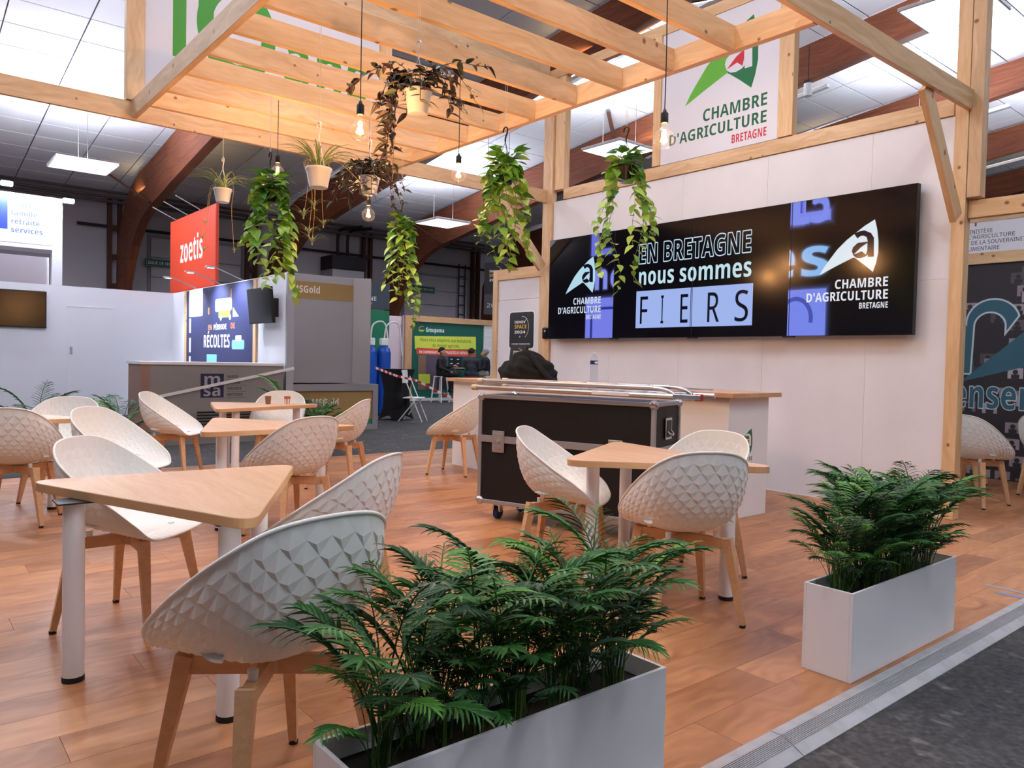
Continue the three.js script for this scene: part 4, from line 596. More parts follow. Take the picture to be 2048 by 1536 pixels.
// hanging baskets
function hook(o, y, mat, s = 1) { part(o, 'hook', tube([[-0.03 * s, y + 0.075 * s, 0], [-0.024 * s, y + 0.1 * s, 0], [0, y + 0.11 * s, 0], [0.022 * s, y + 0.095 * s, 0], [0.018 * s, y + 0.065 * s, 0], [0, y + 0.03 * s, 0], [-0.002, y, 0]], 0.006 * s, 30, 8), mat); }
function hangPot(name, label, cat, pos, potMat, R, H, top, strapMat, hookMat) { // pos = centre of the pot rim
  const o = thing(name, label, cat, pos, rr(0, 6.28), 'hanging plants');
  const pot = part(o, 'pot', lathe([[0.001, -H], [R * 0.66, -H], [R * 0.7, -H + 0.006], [R * 0.94, -0.02], [R * 1.02, -0.018], [R * 1.02, 0], [R * 0.93, 0], [R * 0.88, -0.03]], 28), potMat); part(pot, 'soil', cyl(R * 0.9, R * 0.9, 0.01, 0, -0.03, 0, 20), M.soil);
  const hy = 0.2; part(o, 'straps', [0, 1, 2].map((k) => rod([Math.cos(k * 2.09) * R * 0.98, -0.01, Math.sin(k * 2.09) * R * 0.98], [0, hy, 0], 0.0022, 0.0022, 5)), strapMat); hook(o, hy, hookMat);
  part(o, 'cord', [rod([-0.006, hy + 0.1, 0], [-0.012, top - pos[1], 0], 0.0016, 0.0016, 4), rod([0.006, hy + 0.1, 0], [0.012, top - pos[1], 0], 0.0016, 0.0016, 4)], M.string); return o;
}
// heart-shaped leaves
function heartGeo(L, W, curl, twist) { const T = new Tri(), rows = [[0, 0.30], [0.10, 0.78], [0.28, 1], [0.5, 0.86], [0.72, 0.52], [0.9, 0.16], [1, 0]], P = rows.map(([s, w], k) => { const y = -curl * L * s * s, z = L * (s - (k === 0 ? 0.0 : 0)); const c = V3(0, y, z), h = W / 2 * w, lf = 0.16 * h; const a = twist * s, back = k === 0 ? -0.06 * L : 0; return [V3(-h * Math.cos(a), y + lf + h * Math.sin(a), z + back), c, V3(h * Math.cos(a), y + lf - h * Math.sin(a), z + back)]; }); for (let k = 0; k < P.length - 1; k++) { T.q(P[k][0], P[k][1], P[k + 1][1], P[k + 1][0]); T.q(P[k][1], P[k][2], P[k + 1][2], P[k + 1][1]); } return T.geo(); }
const HL = [heartGeo(0.105, 0.078, 0.25, 0.2), heartGeo(0.095, 0.075, 0.45, -0.25), heartGeo(0.115, 0.08, 0.35, 0.1), heartGeo(0.085, 0.062, 0.15, 0.4)];
const TL = [0, 1, 2].map((k) => { const T = new Tri(); blade(T, V3(0, 0, 0), V3(0, 0, 1), V3(1, 0, 0), 0.062 + 0.008 * k, 0.028, 0.1 + 0.2 * k, [0.4, 1, 0.9, 0.45, 0], [0, 0.25, 0.5, 0.8, 1], 0.18); return T.geo(); });
function orient(m, dir, roll = 0) { const d = dir.clone().normalize(), up = Math.abs(d.y) > 0.96 ? V3(1, 0, 0) : V3(0, 1, 0), x = new THREE.Vector3().crossVectors(up, d).normalize(), y = new THREE.Vector3().crossVectors(d, x); m.quaternion.setFromRotationMatrix(new THREE.Matrix4().makeBasis(x, y, d)); m.rotateZ(roll); }
function pothos(label, pos, top, vines, sc = 1, n0 = 26, light = 0.5) { // vines: [azimuth deg, length, out, drift] in world directions
  const o = hangPot('hanging_pothos', label, 'plant', pos, M.potBlack, 0.082, 0.115, top, M.cord, M.black); o.rotation.y = 0;
  const leaf = (p, dir, s, lightness) => { const m = part(o, 'leaf', HL[Math.floor(rnd() * 4)], M.pothos[rnd() < lightness ? (rnd() < 0.5 ? 1 : 3) : rnd() < 0.5 ? 0 : rnd() < 0.5 ? 2 : 4]); m.position.copy(p); orient(m, dir, rr(-0.5, 0.5)); m.scale.setScalar(s * sc); };
  for (let k = 0; k < n0; k++) { const a = k * 2.4 + rr(-0.3, 0.3), el = rr(-0.1, 1.1), r = rr(0.03, 0.09), h = rr(0.02, 0.14), p = V3(Math.cos(a) * r, h, Math.sin(a) * r); leaf(p, V3(Math.cos(a) * Math.cos(el), Math.sin(el) * 0.6, Math.sin(a) * Math.cos(el)), rr(0.75, 1.1), light * 0.3); }
  part(o, 'petioles', Array.from({ length: 16 }, (_, k) => { const a = k * 2.4; return tube([[0, -0.02, 0], [Math.cos(a) * 0.03, 0.06, Math.sin(a) * 0.03], [Math.cos(a) * 0.07, 0.09, Math.sin(a) * 0.07]], 0.0016, 5, 4); }), M.vine);
  const vs = [];
  vines.forEach(([az, len, out, wig], vi) => { const a = az * D2R, pts = [V3(0, -0.01, 0), V3(Math.cos(a) * 0.07, 0.02, Math.sin(a) * 0.07), V3(Math.cos(a) * 0.11, -0.05, Math.sin(a) * 0.11)]; const n = Math.max(3, Math.round(len / 0.09)); for (let k = 1; k <= n; k++) { const s = k / n; pts.push(V3(Math.cos(a) * (0.11 + out * s) + wig * Math.sin(s * 7 + vi) * 0.5, -0.05 - len * s, Math.sin(a) * (0.11 + out * s) + wig * Math.cos(s * 6 + vi * 2) * 0.5)); }
    const cv = new THREE.CatmullRomCurve3(pts); vs.push(new THREE.TubeGeometry(cv, 24, 0.0022, 4)); const L = cv.getLength(), m = Math.round(L / 0.042); for (let k = 2; k <= m; k++) { const f = k / m, p = cv.getPoint(f), b = a + (k % 2 ? 1 : -1) * rr(0.5, 1.6); leaf(p, V3(Math.cos(b), rr(-0.9, 0.15), Math.sin(b)), lerp(1.05, 0.72, f) * rr(0.8, 1.12), lerp(0.35, 1, f) * (0.5 + light)); } });
  part(o, 'vines', vs, M.vine); return o;
}
// screen-right is (0.64, -0.77) in x, z; screen-left (-0.64, 0.77): azimuth -50 and 130 degrees
pothos('leafy green pothos in a black basket between the white spider plants', [-6.37, 2.71, -2.55], 3.53, [[130, 0.42, 0.1, 0.05], [100, 0.55, 0.0, 0.06], [60, 0.72, 0.03, 0.07], [20, 0.78, -0.02, 0.08], [-20, 0.62, 0.05, 0.06], [-50, 0.86, 0.08, 0.09], [-80, 0.5, 0.08, 0.05], [160, 0.3, 0.12, 0.04], [200, 0.4, 0.08, 0.04], [-45, 0.7, -0.02, 0.07]], 1.25, 30, 0.5);
pothos('leafy green pothos in a black dotted basket in front of the tall left post', [-4.52, 2.74, -3.62], 3.53, [[130, 0.5, 0.05, 0.06], [100, 0.62, -0.02, 0.07], [60, 0.5, 0.05, 0.06], [20, 0.58, 0.06, 0.06], [-20, 0.45, 0.1, 0.05], [-50, 0.6, 0.08, 0.06], [-80, 0.7, -0.05, 0.06], [160, 0.44, 0.05, 0.04], [210, 0.5, 0.02, 0.04], [40, 0.66, -0.06, 0.06], [90, 0.4, 0.1, 0.05]], 1.12, 34, 0.5);
pothos('long trailing pothos in a small black basket above the green backdrop', [-7.12, 2.68, -4.3], 3.53, [[130, 0.55, 0.04, 0.06], [60, 0.7, 0.0, 0.06], [-20, 0.92, 0.04, 0.06], [-50, 0.98, 0.05, 0.06], [-90, 0.8, 0.0, 0.05], [200, 0.6, 0.02, 0.05], [20, 0.5, 0.03, 0.05]], 1.1, 30, 0.8);
pothos('sparse trailing pothos hanging in front of the video wall', [-4.16, 2.86, -4.56], 3.53, [[130, 0.8, 0.06, 0.08], [150, 0.62, 0.1, 0.07], [90, 0.95, 0.0, 0.08], [-50, 0.5, 0.12, 0.06], [-30, 0.86, 0.02, 0.09], [-70, 0.45, 0.16, 0.06], [20, 0.6, 0.05, 0.06]], 1.12, 34, 0.55);
// spider plants
const SB = []; for (let k = 0; k < 8; k++) { const T = new Tri(), n = 7, L = rr(0.24, 0.36), e0 = rr(0.9, 1.45), bend = rr(1.6, 2.6); let p = V3(0, 0, 0), prev = null; for (let i = 0; i <= n; i++) { const s = i / n, a = e0 - bend * s, w = 0.011 * (s < 0.1 ? 0.6 + 4 * s : 1 - 0.95 * Math.pow((s - 0.1) / 0.9, 2)); const c = p.clone(), l = c.clone().add(V3(-w / 2, w * 0.2, 0)), r = c.clone().add(V3(w / 2, w * 0.2, 0)); if (prev) { T.q(prev[1], prev[0], c, l, [0, 0], [0.5, 0], [0.5, 1], [0, 1]); T.q(prev[0], prev[2], r, c, [0.5, 0], [1, 0], [1, 1], [0.5, 1]); } prev = [c, l, r]; p = p.clone().add(V3(0, Math.sin(a) * L / n, Math.cos(a) * L / n)); } SB.push(T.geo()); }
function spider(label, pos, top, n, sc, runners) {
  const o = hangPot('hanging_spider_plant', label, 'plant', pos, M.potWhite, 0.088, 0.135, top, M.white, M.white); o.rotation.y = 0;
  for (let k = 0; k < n; k++) { const m = part(o, 'leaf', SB[k % 8], M.spider); m.scale.setScalar(sc * rr(0.75, 1.2)); m.rotation.y = k * 2.4 + rr(-0.4, 0.4); m.position.set(Math.sin(m.rotation.y) * 0.02, -0.015, Math.cos(m.rotation.y) * 0.02); }
  for (const [az, out, drop, s, mat] of runners) { const a = az * D2R, c = Math.cos(a), q = Math.sin(a), e = V3(c * out, -drop, q * out); part(o, 'runner', tube([[0, 0, 0], [c * 0.1, 0.05, q * 0.1], [c * out * 0.75, -drop * 0.3, q * out * 0.75], [e.x, e.y, e.z]], 0.0018, 14, 4), M.straw); const pl = part(o, 'plantlet', cyl(0.006, 0.004, 0.012, 0, -0.006, 0, 6), M.straw); pl.position.copy(e); for (let k = 0; k < 13; k++) { const m = part(pl, 'plantlet_leaf', SB[k % 8], M.spider); m.scale.setScalar(s * rr(0.7, 1.1)); m.rotation.y = k * 2.4; } }
}
spider('striped spider plant in a white basket with long runners above the orange banner', [-7.75, 2.94, -2.62], 3.53, 46, 1.15, [[150, 0.22, 0.34, 0.45], [130, 0.2, 0.5, 0.4], [140, 0.2, 0.62, 0.45], [-50, 0.12, 0.62, 0.3]]);
spider('large striped spider plant in a white basket hanging from the pergola middle', [-4.9, 2.58, -2.3], 3.53, 54, 1.05, [[130, 0.1, 0.34, 0.55], [110, 0.06, 0.46, 0.6], [90, 0.04, 0.52, 0.55], [-50, 0.34, 0.2, 0.25], [-20, 0.05, 0.4, 0.5], [60, 0.05, 0.28, 0.5]]);
// purple inch plants
function inch(label, pos, top, potMat, stems, sc) {
  const o = hangPot('hanging_inch_plant', label, 'plant', pos, potMat, 0.088, 0.15, top, M.white, M.white); o.rotation.y = 0; const st = [];
  for (const [az, up, len, out] of stems) { const a = az * D2R, c = Math.cos(a), q = Math.sin(a), pts = [V3(0, -0.02, 0), V3(c * 0.06, 0.03 + up * 0.5, q * 0.06), V3(c * (0.1 + out * 0.4), 0.02 + up, q * (0.1 + out * 0.4)), V3(c * (0.11 + out * 0.8), up - len * 0.5, q * (0.11 + out * 0.8)), V3(c * (0.11 + out), up - len, q * (0.11 + out))], cv = new THREE.CatmullRomCurve3(pts); st.push(new THREE.TubeGeometry(cv, 14, 0.0024, 4)); const n = Math.max(4, Math.round(cv.getLength() / 0.038)); for (let k = 1; k <= n; k++) { const p = cv.getPoint(k / n), b = a + (k % 2 ? 1.2 : -1.2) + rr(-0.7, 0.7), m = part(o, 'leaf', TL[k % 3], M.trad[rnd() < 0.5 ? 0 : rnd() < 0.65 ? 1 : 2]); m.position.copy(p); orient(m, V3(Math.cos(b), rr(-0.6, 0.4), Math.sin(b)), rr(-0.6, 0.6)); m.scale.setScalar(sc * rr(0.85, 1.25)); } }
  part(o, 'stems', st, plain(0x4d3b3a, 0.6));
}
{
  const S1 = []; for (let k = 0; k < 15; k++) S1.push([k * 24 + rr(-8, 8), rr(0.04, 0.13), rr(0.1, 0.26), rr(0.05, 0.18)]); for (const [az, l] of [[130, 0.5], [120, 0.42], [140, 0.56], [125, 0.36], [150, 0.46], [110, 0.3], [135, 0.62]]) S1.push([az, rr(0.03, 0.08), l, rr(0.04, 0.1)]); S1.push([130, 0.12, 0.12, 0.34], [-50, 0.16, 0.0, 0.34], [-45, 0.1, 0.18, 0.26], [130, 0.16, 0.06, 0.16]);
  inch('dark purple inch plant in a white basket, nearest to the aisle', [-4.15, 2.985, -2.61], 3.53, M.potWhite, S1, 1.15);
  const S2 = []; for (let k = 0; k < 22; k++) S2.push([k * 24 + rr(-8, 8), rr(0.05, 0.14), rr(0.12, 0.3), rr(0.06, 0.22)]); S2.push([-50, 0.05, 0.42, 0.12], [-40, 0.06, 0.36, 0.1], [-60, 0.04, 0.3, 0.16], [130, 0.05, 0.26, 0.2]);
  inch('bushy dark purple inch plant in a white basket deep under the pergola', [-5.83, 2.83, -3.2], 3.53, M.potWhite, S2, 1.1);
}
// pendant bulbs
{
  const bulb = (pos, label) => {
    const o = thing('pendant_bulb', label, 'lamp', pos, 0, 'pendant globe bulbs'), top = 3.6 - pos[1];
    part(o, 'cord', tube([[0, 0.165, 0], [0.004, 0.165 + (top - 0.165) * 0.35, 0.003], [-0.004, 0.165 + (top - 0.165) * 0.7, -0.002], [0, top, 0]], 0.0032, 30, 6), M.cord);
    part(o, 'socket', lathe([[0.001, 0.168], [0.008, 0.166], [0.012, 0.152], [0.022, 0.142], [0.0225, 0.088], [0.019, 0.086], [0.001, 0.086]], 20), M.black);
    part(o, 'glass_globe', lathe([[0.0165, 0.088], [0.018, 0.072], [0.03, 0.052], [0.05, 0.034], [0.0605, 0.008], [0.0625, -0.006], [0.058, -0.03], [0.044, -0.05], [0.022, -0.062], [0.0005, -0.0655]], 30), M.glass);
    const f = part(o, 'filament', (() => { const p = []; for (let k = 0; k < 9; k++) { const a = k * PI * 2 / 8; p.push(rod([Math.cos(a) * 0.006, 0.03, Math.sin(a) * 0.006], [Math.cos(a + 0.4) * 0.017, -0.022, Math.sin(a + 0.4) * 0.017], 0.004, 0.004, 5)); } return merge(p); })(), std({ color: 0xffe0b0, emissive: 0xffc27a, emissiveIntensity: 26, roughness: 0.5 })); part(f, 'glass_stem', rod([0, 0.085, 0], [0, 0.03, 0], 0.005, 0.004, 8), M.glass);
    const l = new THREE.PointLight(0xffb870, 2.6, 0, 2); l.position.set(pos[0], pos[1], pos[2]); l.shadow.radius = 1.2; scene.add(l);
  };
  bulb([-4.04, 2.62, -2.15], 'lit globe pendant bulb hanging left of the near purple inch plant'); bulb([-6.75, 2.955, -2.77], 'lit globe pendant bulb hanging among the pothos and spider plants'); bulb([-5.08, 2.79, -3.59], 'lit globe pendant bulb between the near inch plant and the dotted pothos basket'); bulb([-6.59, 2.67, -3.61], 'lit globe pendant bulb below the bushy inch plant'); bulb([-2.91, 2.61, -3.51], 'lit globe pendant bulb in front of the white chamber sign');
}

// ---------- neighbouring booths ----------
{
  const w1 = struct('wall_booth', [span(-17.85, -17.75, HALL_Y, 2.61, -5.0, 1.5)], M.msaWall, 'white booth wall with a black television and a flush door'); const w2 = struct('wall_poster', [span(-17.75, -11.62, HALL_Y, 2.61, -5.03, -4.95)], M.msaWall, 'white booth wall carrying the navy poster');
  part(w2, 'end_profile', span(-11.62, -11.57, HALL_Y, 2.62, -5.05, -4.93), M.aluDull); const dr = struct('door_3', [span(-17.75, -17.742, HALL_Y, 2.2, -3.72, -2.91)], M.msaWall, 'flush white door in the booth wall'); part(dr, 'door_handle', bx(0.03, 0.14, 0.04, -17.73, 1.31, -2.98, 0.005), M.aluDull); part(dr, 'door_edge', [span(-17.744, -17.738, 2.2, 2.215, -3.72, -2.9), span(-17.744, -17.74, 0, 2.2, -2.912, -2.905)], M.white);
  const tv = thing('television', 'black television on the white booth wall beside the flush door', 'television', [-17.75, 2.1, -1.9]); part(tv, 'frame', bx(0.06, 0.73, 1.28, 0.031, 0, 0, 0.006), M.black); part(tv, 'screen', bx(0.004, 0.69, 1.24, 0.062, 0, 0), M.blackGloss);
  const tv2 = thing('television', 'small tilted television on the wall beside the navy poster', 'television', [-12.3, 2.12, -4.95]); const sc = part(tv2, 'frame', bx(1.0, 0.58, 0.05, 0, 0, 0.16, 0.006), M.black); sc.rotation.x = 0.1; part(sc, 'screen', bx(0.96, 0.54, 0.004, 0, 0, 0.186), M.blackGloss); part(tv2, 'bracket', bx(0.3, 0.3, 0.15, 0.2, -0.05, 0.075), M.black);
  const po = thing('booth_poster', 'navy illustrated harvest poster on the white booth wall', 'poster', [-14.84, 0, -4.948]); part(po, 'board', span(-1.9, 1.9, 0.3, 2.6, 0, 0.015), M.white); for (const s of [-1.93, 1.93]) part(po, 'wood_edge', span(s - 0.06, s + 0.06, 0, 2.6, 0, 0.03), M.pine);
  print(po, 'poster_print', 3.78, 2.29, canvasTex(1134, 687, (g, W, H) => { const s = 300, X = (x) => (x + 16.73) * s, Y = (y) => (2.595 - y) * s; g.fillStyle = '#2b2f58'; g.fillRect(0, 0, W, H); rrect(g, X(-16.55), -20, 0.87 * s, Y(2.05) + 20, 12, '#f2fbf8'); g.fillStyle = '#f4f4fa'; for (const y of [2.02, 1.62, 1.24]) g.fillRect(X(-16.53), Y(y), 0.11 * s, 0.3 * s); rrect(g, X(-14.94), Y(2.34), 0.9 * s, 0.24 * s, 20, '#dff4e8'); g.fillStyle = '#8fd14a'; g.fillRect(X(-14.75), Y(2.12), 0.62 * s, 0.14 * s); g.fillStyle = '#f4f8f6'; for (const x of [-14.62, -14.13]) { g.beginPath(); g.arc(X(x), Y(1.98), 15, 0, 7); g.fill(); } poly(g, [[X(-13.98), Y(2.16)], [X(-13.68), Y(1.98)], [X(-13.98), Y(1.98)]], '#cfe6f0'); g.fillStyle = '#d98a4a'; g.fillRect(X(-14.1), Y(2.5), 12, 50); g.fillRect(X(-15.35), Y(2.2), 22, 40);
    fitText(g, 'EN', X(-15.34), Y(1.76), 0.22 * s, 0.1 * s, { color: '#e8915a' }); fitText(g, 'PÉRIODE', X(-15.03), Y(1.76), 0.73 * s, 0.1 * s, { color: '#f4f4fa' }); fitText(g, 'DE', X(-14.1), Y(1.77), 0.24 * s, 0.11 * s, { color: '#e8703c' }); fitText(g, 'RÉCOLTES', X(-15.62), Y(1.42), 1.5 * s, 0.25 * s, { color: '#eceaf6' }); rrect(g, X(-14.02), Y(1.56), 0.62 * s, 0.17 * s, 14, '#7cc4ea'); rrect(g, X(-13.84), Y(1.64), 0.3 * s, 0.1 * s, 8, '#d9ecf6'); g.fillStyle = '#7cc4ea'; g.fillRect(X(-15.41), Y(1.29), 0.58 * s, 0.4 * s); }), [0, 1.45, 0.017]);
  [-16.08, -14.66, -13.52].forEach((x, i) => { const a = thing('arm_lamp', ['first', 'second', 'third'][i] + ' silver arm lamp on the booth wall, counted from the corner by the orange banner', 'lamp', [x, 2.61, -4.95], 0, 'silver arm lamps'); part(a, 'arm', rod([0, 0, 0], [-0.05, 0.2, 0.5], 0.012), M.alu); part(a, 'head', bx(0.1, 0.03, 0.16, -0.06, 0.19, 0.56, 0.01), M.alu); part(a, 'lens', bx(0.07, 0.004, 0.1, -0.06, 0.173, 0.55), std({ color: 0xffffff, emissive: 0xeaf4ff, emissiveIntensity: 6 })); const s = new THREE.SpotLight(0xe6f0ff, 26, 0, 0.95, 0.7, 2); s.position.set(x - 0.06, 2.775, -4.4); s.target.position.set(x, 1.7, -4.95); scene.add(s, s.target); });
  const zo = thing('orange_banner', 'tall orange banner with white lettering behind the white booth', 'banner', [-17.98, 0, -5.4]); part(zo, 'board', span(-1.65, 1.62, HALL_Y, 4.45, -0.06, 0), plain(0xdf4a2c, 0.55)); print(zo, 'lettering', 3.2, 1.6, canvasTex(640, 320, (g, w, h) => { g.fillStyle = '#df4a2c'; g.fillRect(0, 0, w, h); fitText(g, 'zoetis', 150, 190, 330, 90, { color: '#f6efec', cap: 0.6 }); }), [0, 3.55, 0.004]); for (const x of [-1.2, -0.3, 0.6]) part(zo, 'lamp_arm', rod([x, 4.45, 0], [x - 0.1, 4.7, 0.5], 0.015), M.alu);
  const tw = thing('sign_tower', 'white tower sign with blue words above the booth wall', 'sign', [-17.75, 0, 0]); part(tw, 'top_box', span(-0.7, 0, 3.3, 4.35, -2.82, 1.0, 0.005), M.msaWall); part(tw, 'column', span(-0.2, 0, 2.612, 3.3, -2.82, -2.64), M.msaWall); part(tw, 'back_panel', span(-1.5, -1.45, 2.612, 3.3, -2.8, 1.0), M.msaWall);
  print(tw, 'sign_print', 1.5, 0.9, canvasTex(750, 450, (g, w, h) => { g.fillStyle = '#eef0f8'; g.fillRect(0, 0, w, h); g.fillStyle = '#2c43a8'; g.fillRect(120, 0, 250, 330); ['santé', 'famille', 'retraite', 'services'].forEach((t, i) => { fitText(g, t, 395, 108 + i * 82, [190, 225, 245, 270][i], 44, { color: '#4a5c9e', cap: 0.62 }); g.fillStyle = '#b4b8cc'; g.fillRect(390, 130 + i * 82, 300, 3); }); }), [0.004, 3.84, -1.9], PI / 2);
  for (const [y, z, l] of [[4.3, -2.9, 'small bright floodlight at the outer corner of the tower sign'], [4.48, -1.86, 'small bright floodlight on top of the tower sign']]) { const f = thing('floodlight', l, 'lamp', [-17.6, y, z]); part(f, 'lens', bx(0.1, 0.09, 0.2, 0, 0, 0, 0.02), std({ color: 0xffffff, emissive: 0xf4f8ff, emissiveIntensity: 9 })); part(f, 'bracket', bx(0.1, 0.03, 0.06, -0.08, -0.02, 0.05), M.alu); const p = new THREE.PointLight(0xeef4ff, 9, 0, 2); p.position.set(-17.42, y, z); scene.add(p); }
  const ct = thing('booth_counter', 'grey booth counter with a square navy emblem', 'counter', [-11.6, 0, 0]); part(ct, 'body', span(-0.7, 0, HALL_Y, 1.13, -4.9, -2.93), plain(0x8f8b88, 0.6)); part(ct, 'wood_end', span(-0.7, 0, HALL_Y, 1.13, -2.93, -2.81), plain(0x9a7868, 0.6)); part(ct, 'top', span(-0.75, 0.02, 1.131, 1.17, -4.9, -2.79), M.white); for (let k = 0; k < 5; k++) part(ct, 'slat', span(0, 0.012, 0.24 + k * 0.045, 0.262 + k * 0.045, -4.4, -3.58), M.black);
  print(ct, 'emblem_print', 0.75, 0.38, canvasTex(600, 304, (g, w, h) => { g.fillStyle = '#8f8b88'; g.fillRect(0, 0, w, h); g.fillStyle = '#1d1f45'; g.fillRect(10, 10, 270, 284); fitText(g, 'm', 35, 145, 220, 110, { color: '#a9a6ac', cap: 0.56 }); fitText(g, 'sa', 35, 275, 220, 105, { color: '#a9a6ac', cap: 0.56 }); ['santé', 'famille', 'retraite', 'services'].forEach((t, i) => { fitText(g, t, 320, 58 + i * 72, [130, 160, 175, 190][i], 34, { color: '#33333a', cap: 0.62 }); g.fillRect(315, 76 + i * 72, 240, 3); }); }), [0.004, 0.825, -3.99], PI / 2);
  single('barrier_ribbon', 'white barrier ribbon stretched across the grey counter', 'ribbon', [bar([-11.57, 1.1, -5.06], [-11.57, 0.62, -2.8], 0.004, 0.045)], M.white);
  // stainless machine
  const ms = thing('steel_machine', 'stainless steel feeding machine with a tan lettered front', 'machine', [-12.6, HALL_Y, 0]); part(ms, 'hood', span(-0.9, -0.12, 0.86, 2.78, -6.7, -5.4, 0.01), M.steel); part(ms, 'side_wing', bar([-0.12, 1.82, -6.69], [0.1, 1.82, -6.93], 0.03, 1.92), M.steel); part(ms, 'frame', [span(-0.8, 0, 0.72, 0.84, -7.17, -5.5), span(-0.06, 0, 0, 0.72, -7.17, -7.06), span(-0.06, 0, 0, 0.1, -7.06, -5.5)], M.steel); part(ms, 'front_panel', span(-0.75, -0.03, 0.1, 0.72, -7.06, -5.5), M.tan); part(ms, 'green_stripe', span(-0.04, -0.026, 0.1, 0.2, -7.06, -5.5), M.green);
  const mt = canvasTex(512, 128, (g, w, h) => { g.fillStyle = '#9a7b45'; g.fillRect(0, 0, w, h); fitText(g, 'MSGold', 40, 84, 210, 52, { color: '#e4dccb' }); }); print(ms, 'tan_band', 1.3, 0.3, mt, [-0.117, 2.5, -6.05], PI / 2); print(ms, 'name_print', 1.3, 0.32, mt, [-0.024, 0.5, -6.4], PI / 2);
  // green booth with blue tanks
  const ne = thing('green_panel', 'green and slate booth panel behind the steel machine', 'panel', [-16, HALL_Y, -8.3]); part(ne, 'green_board', span(-0.06, 0, 0, 2.46, -1.07, 0.9), M.green); part(ne, 'slate_board', span(-0.06, 0, 2.48, 3.1, -1.07, 0.9), M.slate); print(ne, 'lettering', 0.5, 0.3, canvasTex(200, 120, (g, w, h) => { g.fillStyle = '#3d4a52'; g.fillRect(0, 0, w, h); fitText(g, 'NE', 20, 55, 80, 40, { color: '#f0f2f4' }); fitText(g, 'T', 20, 110, 34, 36, { color: '#f0f2f4' }); }), [0.003, 2.66, -0.72], PI / 2);
  [[-8.62, 'blue'], [-8.98, 'blue']].forEach(([z], i) => { const t = thing('water_tank', ['blue pressure tank nearer the steel machine', 'blue pressure tank with white valve head'][i], 'tank', [-15.55, HALL_Y, z], 0, 'blue water tanks'); part(t, 'vessel', lathe([[0.001, 0], [0.15, 0], [0.16, 0.05], [0.16, 1.45], [0.13, 1.56], [0.05, 1.6], [0.001, 1.6]], 22), M.blueTank); part(t, 'valve_head', bx(0.14, 0.18, 0.2, 0, 1.7, 0, 0.03), M.white); part(t, 'hose', tube([[0, 1.75, 0], [0.05, 2.1, -0.05], [0, 2.15, -0.35], [0, 1.4, -0.5]], 0.02, 20, 6), M.white); });
  const bt = thing('draped_table', 'tall table under a black stretch cover', 'table', [-14.35, HALL_Y, -8.62], 0.3); { const T = new Tri(), n = 24, ring = (y, s, c) => Array.from({ length: n }, (_, k) => { const a = k / n * 2 * PI, m = Math.pow(Math.abs(Math.cos(2 * a)), 2), r = s * (1 + c * (1 - m)); return V3(Math.cos(a) * r, y + (y < 0.05 ? 0.1 * m : 0), Math.sin(a) * r); }); const R = [ring(0, 0.25, 0.55), ring(0.25, 0.24, 0.25), ring(0.6, 0.23, 0.18), ring(0.9, 0.27, 0.24), ring(1.1, 0.3, 0.3)]; for (let j = 0; j < 4; j++) for (let k = 0; k < n; k++) T.q(R[j][k], R[j][(k + 1) % n], R[j + 1][(k + 1) % n], R[j + 1][k]); for (let k = 0; k < n; k++) T.t(V3(0, 1.1, 0), R[4][k], R[4][(k + 1) % n]); part(bt, 'cover', T.geo(), M.blackCloth); }
  const fc = thing('folding_chair', 'white folding chair beside the black draped table', 'chair', [-13.85, HALL_Y, -8.75], 2.3); part(fc, 'backrest', bx(0.42, 0.28, 0.02, 0, 0.95, -0.2, 0.01), M.white); part(fc, 'seat', bx(0.42, 0.025, 0.38, 0, 0.5, 0, 0.01), M.white); for (const s of [-0.21, 0.21]) { part(fc, 'leg', rod([s, 0, 0.24], [s, 1.08, -0.22], 0.012), M.white); part(fc, 'leg', rod([s, 0, -0.28], [s, 0.5, 0.12], 0.012), M.white); }
  single('barrier_tape', 'red and white striped barrier tape sagging towards the stools', 'tape', [[[-11.9, 1.12, -6.7], [-12.7, 0.96, -7.6]], [[-12.7, 0.96, -7.6], [-13.0, 0.85, -8.28]], [[-13.0, 0.85, -8.28], [-12.2, 0.6, -8.4]], [[-12.2, 0.6, -8.4], [-11.17, 0.47, -8.43]]].map(([a, b]) => bar(a, b, 0.004, 0.045)), std({ map: dataTex(64, 4, (u) => (u * 4) % 1 < 0.5 ? [190, 28, 34] : [240, 236, 234]), roughness: 0.5 }));
  // green insurance backdrop
  const gp = thing('insurance_backdrop', 'green insurance backdrop in a light wooden frame', 'backdrop', [-20.5, HALL_Y, 0]); part(gp, 'wall', span(-0.12, -0.02, 0, 2.68, -16.9, -12.55), M.white); part(gp, 'frame_beam', span(-0.02, 0.06, 2.5, 2.68, -16.9, -12.55), M.countertop); part(gp, 'frame_post', span(-0.02, 0.06, 0, 2.5, -12.8, -12.55), M.countertop); part(gp, 'side_panel', span(-0.3, -0.15, 0, 2.64, -12.54, -12.1), plain(0xd9c6cc, 0.6)); for (let k = 0; k < 26; k++) part(gp, 'stone_strip', span(0, 0.02 + 0.02 * hash2(k, 5), 0.1 + k * 0.092, 0.185 + k * 0.092, -16.88, -15.66), M.white); part(gp, 'plinth', span(-0.02, 0.1, 0, 0.08, -16.9, -12.8), M.white);
